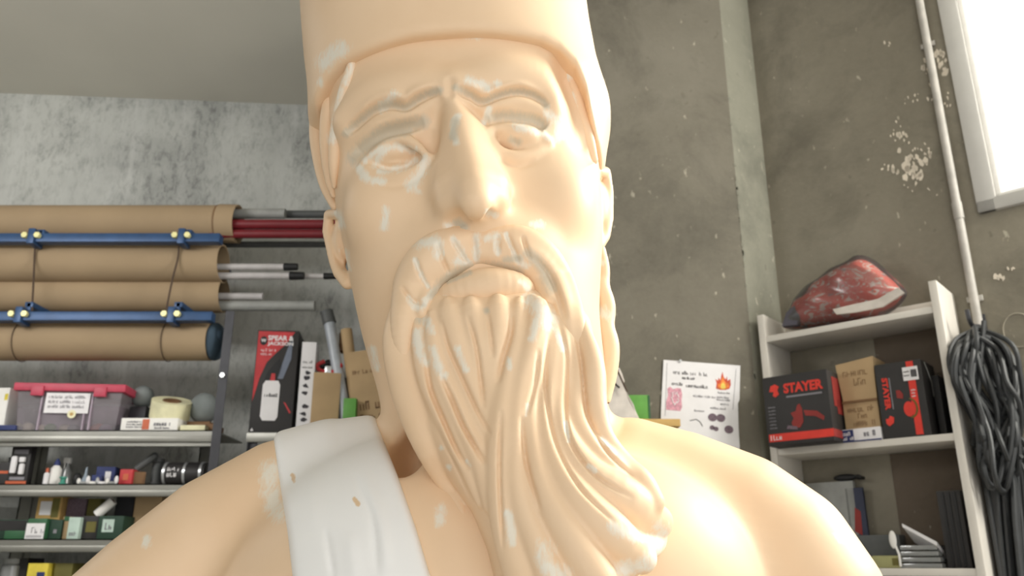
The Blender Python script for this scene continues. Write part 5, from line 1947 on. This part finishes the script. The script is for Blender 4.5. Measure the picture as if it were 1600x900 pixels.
# small label strip carton, two cardboard boxes on it
t, w, h = rbox('label_strip_box', 'flat white and blue labelled packet between the black cartons', 'packet', 1313, 1377, 669, .168, zs2, .13, pym=678)
b = MB(); b.box(-w / 2, w / 2, 0, .13, 0, h, .001); b.build('carton', M['paper'], t)
plate(t, 'blue_print', 'navy', -w * .49, -w * .17, h * .06, h * .94)
plate(t, 'blue_base', 'navy', -w * .5, w * .5, 0, h * .10)
b = MB(); scribble(b, -w * .46, -w * .18, h * .65, h * .3, -.002, 140, 2, .0015); scribble(b, -w * .46, -w * .18, h * .28, h * .26, -.002, 141, 2, .0015); o = b.build('white_print', M['paper'], t, smooth=False); o['kind'] = 'stuff'
b = MB(); scribble(b, w * .08, w * .42, h * .56, h * .42, -.0015, 142, 3, .003); o = b.build('dark_print', M['greyink'], t, smooth=False); o['kind'] = 'stuff'
zc_ = zs2 + h
t, w, h = rbox('cardboard_box', 'lower small cardboard box with brown handwriting between the black cartons', 'box', 1319, 1374, 628, .155, zc_, .11, pym=650)
b = MB(); b.box(-w / 2, w / 2, 0, .11, 0, h, .0015); b.build('carton', M['card'], t)
b = MB(); scribble(b, -w * .38, w * .40, h * .75, h * .22, -.001, 150, 2, .0014); scribble(b, -w * .1, w * .2, h * .48, h * .2, -.001, 151, 1, .0014); scribble(b, -w * .25, w * .40, h * .2, h * .2, -.001, 152, 2, .0014); o = b.build('handwriting', M['brown'], t, smooth=False); o['kind'] = 'stuff'
zc_ += h
t, w, h = rbox('cardboard_box', 'upper small cardboard box standing on the other, flap tilted, between black cartons', 'box', 1312, 1369, 561, .158, zc_, .10, pym=600)
b = MB()
fpts = [(-w * .46, 0), (w * .47, 0), (w * .5, h * 1.02), (-w * .56, h * .93)]
b.prism(fpts, 0, .10); b.build('carton', M['card'], t)
b = MB(); scribble(b, -w * .38, w * .38, h * .70, h * .16, -.001, 160, 1, .0016); scribble(b, -w * .1, w * .26, h * .47, h * .16, -.001, 161, 1, .0016); o = b.build('handwriting', M['brown'], t, smooth=False); o['kind'] = 'stuff'
b = MB(); b.prism([(-w * .5, -.0), (w * .48, -.0), (w * .47, h * .045), (-w * .47, h * .045)], -.004, 0); b.build('dark_seam', M['brown'], t, smooth=False)
# right black power tool carton, lettering running down
t, w, h = rbox('tool_carton', 'black power tool carton on end with red vertical stripe and white barcode label', 'box', 1375, 1450, 565, .166, zs2, .12, pym=640)
h = rw(1412, 564, .166)[1] - zs2
b = MB(); b.box(-w / 2, w / 2, 0, .12, 0, h, .002); b.build('carton', M['boxblack'], t)
text_fit('STAYER', h * .43, w * .13, M['red'], t, (-w * .31, -.0014, h * .59), rot=(math.pi / 2, math.pi / 2, 0), bold=.045)
b = MB(); b.prism([(-w * .34, h * .16), (-w * .24, h * .20), (-w * .22, h * .27), (-w * .30, h * .30), (-w * .34, h * .26), (-w * .40, h * .26), (-w * .40, h * .20)], -.0014, 0); b.build('red_emblem', M['red'], t, smooth=False)
plate(t, 'grey_tagline', 'greyink', -w * .22, -w * .20, h * .38, h * .80)
b = MB(); b.prism([(w * .19, h * .02), (w * .34, h * .02), (w * .34, h * .985), (w * .19, h * .985)], -.0014, 0); b.build('red_stripe', M['red'], t, smooth=False)
plate(t, 'barcode_label', 'paper', w * .10, w * .42, h * .73, h * .91, -.003)
b = MB()
for k in range(8):
    b.prism([(w * (.27 + .016 * k), h * .77), (w * (.27 + .016 * k) + .0012, h * .77), (w * (.27 + .016 * k) + .0012, h * .87), (w * (.27 + .016 * k), h * .87)], -.0038, -.003)
scribble(b, w * .12, w * .24, h * .85, h * .02, -.0038, 170, 1, .001); scribble(b, w * .12, w * .24, h * .80, h * .02, -.0038, 171, 1, .001)
o = b.build('barcode', M['ink'], t, smooth=False); o['kind'] = 'stuff'
b = MB(); scribble(b, w * .22, w * .31, h * .60, h * .02, -.003, 172, 1, .001); scribble(b, w * .22, w * .31, h * .56, h * .02, -.003, 173, 1, .001); scribble(b, w * .22, w * .31, h * .52, h * .02, -.003, 174, 1, .001); o = b.build('stripe_print', M['paper'], t, smooth=False); o['kind'] = 'stuff'
b = MB(); b.prism([(w * (.12 + .11 * math.cos(a)), h * (.36 + .10 * math.sin(a))) for a in np.linspace(.9, 5.6, 14)], -.0018, 0); b.build('tool_picture', M['red'], t, smooth=False)
b = MB(); b.tube([(w * (.16 + .13 * math.cos(a)), -.002, h * (.37 + .12 * math.sin(a))) for a in np.linspace(-1.7, 1.6, 14)], .0022, 6); b.build('yellow_ring_picture', M['olive'], t)
b = MB(); b.prism([(-w * .10, h * .52), (w * .02, h * .50), (w * .04, h * .56), (-w * .02, h * .62), (-w * .10, h * .62)], -.0018, 0); b.build('tool_picture', M['dimred'], t, smooth=False)
b = MB(); b.tube([(w / 2 + .001, .03, h * .98), (w / 2 + .004, .06, h * .74), (w / 2 + .001, .07, h * .55)], .0014, 5); b.build('packing_strap', M['grey_pipe'], t)
t, w, h = rbox('black_case', 'plain black case squeezed between the black carton and the right panel', 'case', 1463, 1474, 585, .12, zs2, .1, pym=640)
b = MB(); b.box(-w / 2, w / 2, 0, .1, 0, h, .002); b.build('case_body', M['black'], t)

# red bag in clear wrap on top of the unit
OUT = [(1224, 512), (1232, 488), (1248, 462), (1272, 441), (1305, 420), (1330, 404), (1348, 400), (1368, 408), (1392, 428), (1412, 448), (1417, 460), (1404, 478), (1372, 496), (1330, 505), (1280, 511), (1245, 516)]
bf = .10
pts_ = [rw(x, y, bf) for x, y in OUT]
pts_ = [(a, max(z, zs1 + .004)) for a, z in pts_]
ctr = (sum(p[0] for p in pts_) / len(pts_), sum(p[1] for p in pts_) / len(pts_))
bag = thing('wrapped_bag', 'lumpy red bundle wrapped in clear plastic on top of the white shelf', 'bag', rwp(ctr[0], bf, zs1), -WA)


def pillow(name, m, scale, half, bumps, sd, parent, shift=(0, 0, 0), nr=12):
    sp = spline([(p[0] - ctr[0], p[1] - zs1) for p in pts_] + [(pts_[0][0] - ctr[0], pts_[0][1] - zs1)], 4)[:-1]
    c = np.array((0.0, ctr[1] - zs1))
    r_ = np.random.default_rng(sd)
    ph = r_.uniform(0, 6.28, (6, 3)); fr = r_.uniform(20, 75, (6, 2))
    b = MB()
    n = len(sp)

    def pt(i, s, side):
        q_ = c + (sp[i] - c) * s * scale
        th_ = half * max(0, 1 - s ** 2.6) ** .5
        wv = sum(math.sin(fr[k, 0] * q_[0] + fr[k, 1] * q_[1] + ph[k, 0]) for k in range(6)) / 6 * bumps * (1 - s * .3)
        return (q_[0] + shift[0], side * (th_ + wv * (1 if s < .98 else 0)) + shift[1], max(.003, q_[1] + wv * .5 + shift[2]))
    rings = {}
    for side in (-1, 1):
        cen = b.bm.verts.new(pt(0, 0.0, side))
        prev = None
        for k in range(1, nr + 1):
            if k == nr and side == 1:
                ring = rings[(-1, nr)]
            else:
                ring = [b.bm.verts.new(pt(i, k / nr, side)) for i in range(n)]
            rings[(side, k)] = ring
            for i in range(n):
                j = (i + 1) % n
                if prev is None:
                    b.bm.faces.new((cen, ring[i], ring[j]))
                else:
                    b.bm.faces.new((prev[i], ring[i], ring[j], prev[j]))
            prev = ring
    return b.build(name, m, parent)


pillow('red_bundle', M['redrag'], .92, .055, .016, 3, bag, nr=16)
pillow('plastic_wrap', M['wrap'], 1.0, .068, .011, 9, bag, nr=16)
b = MB()
pp = [rw(x, y, bf + .06) for x, y in ((1302, 484), (1335, 476), (1372, 468), (1404, 450), (1414, 458), (1380, 480), (1340, 488), (1308, 492))]
b.prism([(a - ctr[0], z - zs1) for a, z in pp], -.066, -.058); b.xform(Matrix.Identity(4)); b.build('pale_strap', M['palerag'], bag)
b = MB()
pp = [rw(x, y, bf + .03) for x, y in ((1225, 511), (1232, 490), (1246, 478), (1252, 496), (1248, 509))]
b.prism([(a - ctr[0], max(.004, z - zs1)) for a, z in pp], -.045, -.02); b.build('dark_corner', M['darkrag'], bag)

# lower compartment: black box, folded sheets, clear plastic tubs, spoon, dark picture card
t, w, h = rbox('black_box', 'tall black ribbed box standing at the right of the lower compartment', 'box', 1472, 1510, 766, .13, zs3, .11, pym=830)
b = MB(); b.box(-w / 2, w / 2, 0, .11, 0, h, .002)
b.build('box_body', M['boxblack'], t)
for fx in (-.30, -.05, .2):
    b = MB(); b.box(w * fx, w * fx + .006, -.003, 0, 0.004, h - .004, .001); b.build('rib', M['black'], t)
t, w, h = rbox('plastic_tub', 'stack of clear plastic tubs at the bottom of the lower compartment', 'tub', 1404, 1470, 850, .15, zs3, .12, pym=870)
for k in range(4):
    b = MB(); b.box(-w / 2 + .002 * k, w / 2 - .002 * k, 0, .12, h * k / 4, h * (k + .82) / 4, .003); b.build('tub_layer', M['clear'], t)
zc_ = zs3 + h
p0, p1 = rw(1411, 818, .12), rw(1470, 850, .12)
t = thing('folded_sheet', 'pale grey sheet leaning across the clear tubs', 'sheet', rwp(p0[0], .13, p0[1]), -WA)
dx, dz = p1[0] - p0[0], p1[1] - p0[1]
b = MB()
b.prism([(0, 0), (dx, dz), (dx + .0, dz - .010), (.002, -.010)], 0, .09); b.xform(Matrix.Rotation(math.radians(-24), 4, 'X')); b.build('sheet_body', M['paper'], t)
t, w, h = rbox('grey_tray', 'dark grey tray behind the white spoon in the lower compartment', 'tray', 1300, 1408, 836, .06, zs3, .05, pym=860)
b = MB(); b.box(-w / 2, w / 2, 0, .05, 0, h, .003); b.build('tray_body', M['dark_grey'], t)
t, w, h = rbox('yellow_packet', 'pale olive packet lying left of the clear tubs', 'packet', 1362, 1408, 868, .15, zs3, .07, pym=878)
b = MB(); b.box(-w / 2, w / 2, 0, .07, 0, h, .004); b.build('packet_body', mat('pale_olive', (160, 158, 110), .6), t)
b = MB(); b.box(w * .2, w * .5, -.001, .04, h * .2, h * .8, .002); b.build('olive_print', M['olive'], t)
a, z = rw(1404, 860, .155)
a2, z2_ = rw(1390, 832, .15)
t = thing('spoon', 'white plastic spoon upright by the olive packet', 'spoon', rwp(a, .155, z), -WA)
b = MB(); b.tube([(0, 0, zs3 + .004 - z), (0, 0, -.01), ((a2 - a) * .5, 0, (z2_ - z) * .5)], .003, 8); b.build('handle', M['white'], t)
b = MB(); b.sphere(((a2 - a) * .6, 0, (z2_ - z) * .6), (.009, .005, .022), 14, 10); b.xform(Matrix.Identity(4)); b.build('bowl', M['white'], t)
t, w, h = rbox('picture_card', 'dark blue picture card standing at the back of the lower compartment', 'card', 1324, 1352, 762, .03, zs3, .01, pym=800)
b = MB(); b.box(-w / 2, w / 2, 0, .012, 0, h, .001); b.build('card_body', mat('dark_blue_card', (52, 56, 76), .6), t)
b = MB(); b.prism([(-w * .2, h * .45), (w * .2, h * .40), (w * .25, h * .7), (-w * .05, h * .75)], -.001, 0); b.build('red_picture', M['dimred'], t, smooth=False)
t, w, h = rbox('grey_folder', 'grey folder standing left of the dark picture card', 'folder', 1262, 1338, 753, .03, zs3, .01, pym=800)
b = MB(); b.box(-w / 2, w / 2, 0, .02, 0, h, .001); b.build('folder_body', M['grey_pipe'], t)
zf = zs3 + h
a, z = rw(1318, 748, .04)
t = thing('black_glove', 'black glove lying on the grey folder top in the lower compartment', 'glove', rwp(a, .024, zf), -WA)
b = MB(); b.sphere((0, 0, .010), (.034, .012, .010), 16, 10); b.build('palm', M['black'], t)
for k in range(4):
    b = MB(); b.tube([(.02, -.004 + .003 * k, .010), (.038, -.008 + .005 * k, .012 - .002 * k), (.05, -.012 + .006 * k, .006)], .0042, 7); b.build('finger', M['black'], t)

# ------------------------------------------------------------------ right wall: hanging cable coils
ct, cz = rw(1524, 512, .07)
hook = thing('steel_hook', 'dark steel hook on the concrete wall holding the black cable coil', 'hook', rwp(ct, 0, cz), -WA)
b = MB(); b.tube(spline([(0, -.001, .02), (0, -.04, .01), (0, -.10, 0.0), (0, -.125, .012), (0, -.13, .035)], 4), .006, 8); b.build('hook_rod', M['dark_steel'], hook)
b = MB(); b.box(-.015, .015, -.006, 0, -.01, .05, .002); b.build('hook_plate', M['dark_steel'], hook)
coil = thing('cable_coil', 'thick hank of black cable hanging beside the white shelf unit', 'cable', rwp(ct, .07, cz), -WA)
r_ = random.Random(21)


def loc(px, py, bb=.07):
    a, z = rw(px, py, bb)
    return a - ct, z - cz


for k in range(22):
    f = k / 21.0
    xl = 1487 + 34 * f + r_.uniform(-4, 4)           # left strand
    xr = 1590 - 52 * f + r_.uniform(-6, 6)           # right strand
    yb = 690 + 80 * r_.random()
    yo = r_.uniform(-.05, .035)
    ytop = 508 + r_.uniform(0, 22)
    low = 1537 + 45 * r_.random()
    P4 = [(1524 + r_.uniform(-6, 6), ytop), (xl + 6, ytop + 22), (xl + 2, ytop + 70), ((xl + low) / 2 + 6, (ytop + yb) / 2 + 30), (low - 12, yb - 25), (low, yb), (low + 12, yb - 22),
          ((xr + low) / 2 + 16, (ytop + yb) / 2 + 20), (xr + 2, ytop + 72), (xr - 12, ytop + 24)]
    pts = []
    for i, (x, y) in enumerate(P4):
        bb_ = .075 + abs(yo) * .6 + .05 * math.sin(i * .9 + k) + (.045 if 0 < i < 5 else 0)
        bb_ = max(.036, bb_)
        if rw(x, y, bb_)[0] < td + .012:
            bb_ = max(bb_, DEP + .02 + .01 * r_.random())
        a, z = loc(x, y, bb_)
        pts.append((a, .07 - bb_, z))
    pts.append(pts[0])
    b = MB(); b.tube(spline(pts, 5)[:-1], .0062, 7, closed=True)
    o = b.build('cable_loop', M['cable'], coil)
b = MB()
for k in (0,):
    a0, z0 = loc(1545 + k * 5, 508); a1, z1 = loc(1541 + k * 4, 600); a2, z2_ = loc(1530 + k * 4, 700)
    b.tube(spline([(a0, -.05 - k * .006, z0), (a1, -.07, z1), (a2, -.06, z2_)], 6), .0065, 7)
o = b.build('tie_strand', M['cable'], coil)
# lower hank hanging from the first
ct2, cz2 = rw(1565, 690, .06)
coil2 = thing('cable_coil', 'lower hank of black cable hanging under the first hank at the frame corner', 'cable', rwp(ct2, .06, cz2), -WA)
for k in range(18):
    f = k / 17.0
    x0 = 1534 + 66 * f + r_.uniform(-3, 3)
    x1 = x0 + r_.uniform(12, 26)
    yt_ = 695 + r_.uniform(-8, 20)
    yb = 960 + r_.uniform(0, 60)
    yo = r_.uniform(-.04, .03)
    P4 = [(x0 + 6, yt_), (x0 - 2, yt_ + 40), (x0 + 4, yt_ + 130), (x0 + 16, yb - 20), ((x0 + x1) / 2 + 18, yb), (x1 + 22, yb - 20), (x1 + 10, yt_ + 130), (x1 + 2, yt_ + 40)]
    pts = []
    for i, (x, y) in enumerate(P4):
        a, z = rw(x, y, .06)
        a = max(a, td + .012 + .004 * (k % 3))
        pts.append((a - ct2, yo + .008 * math.sin(i + k), z - cz2))
    pts.append(pts[0])
    b = MB(); b.tube(spline(pts, 5)[:-1], .0064, 7, closed=True)
    b.build('cable_loop', M['cable'], coil2)
b = MB()
p_ = [rw(x, y, .06) for x, y in ((1530, 700), (1548, 712), (1575, 704), (1600, 690), (1612, 700))]
b.tube(spline([(a - ct2, -.05, z - cz2) for a, z in p_], 5), .0075, 7)
p_ = [rw(x, y, .06) for x, y in ((1545, 640), (1570, 680), (1605, 720))]
b.tube(spline([(a - ct2, -.055, z - cz2) for a, z in p_], 5), .0065, 7)
b.build('tie_strand', M['cable'], coil2)
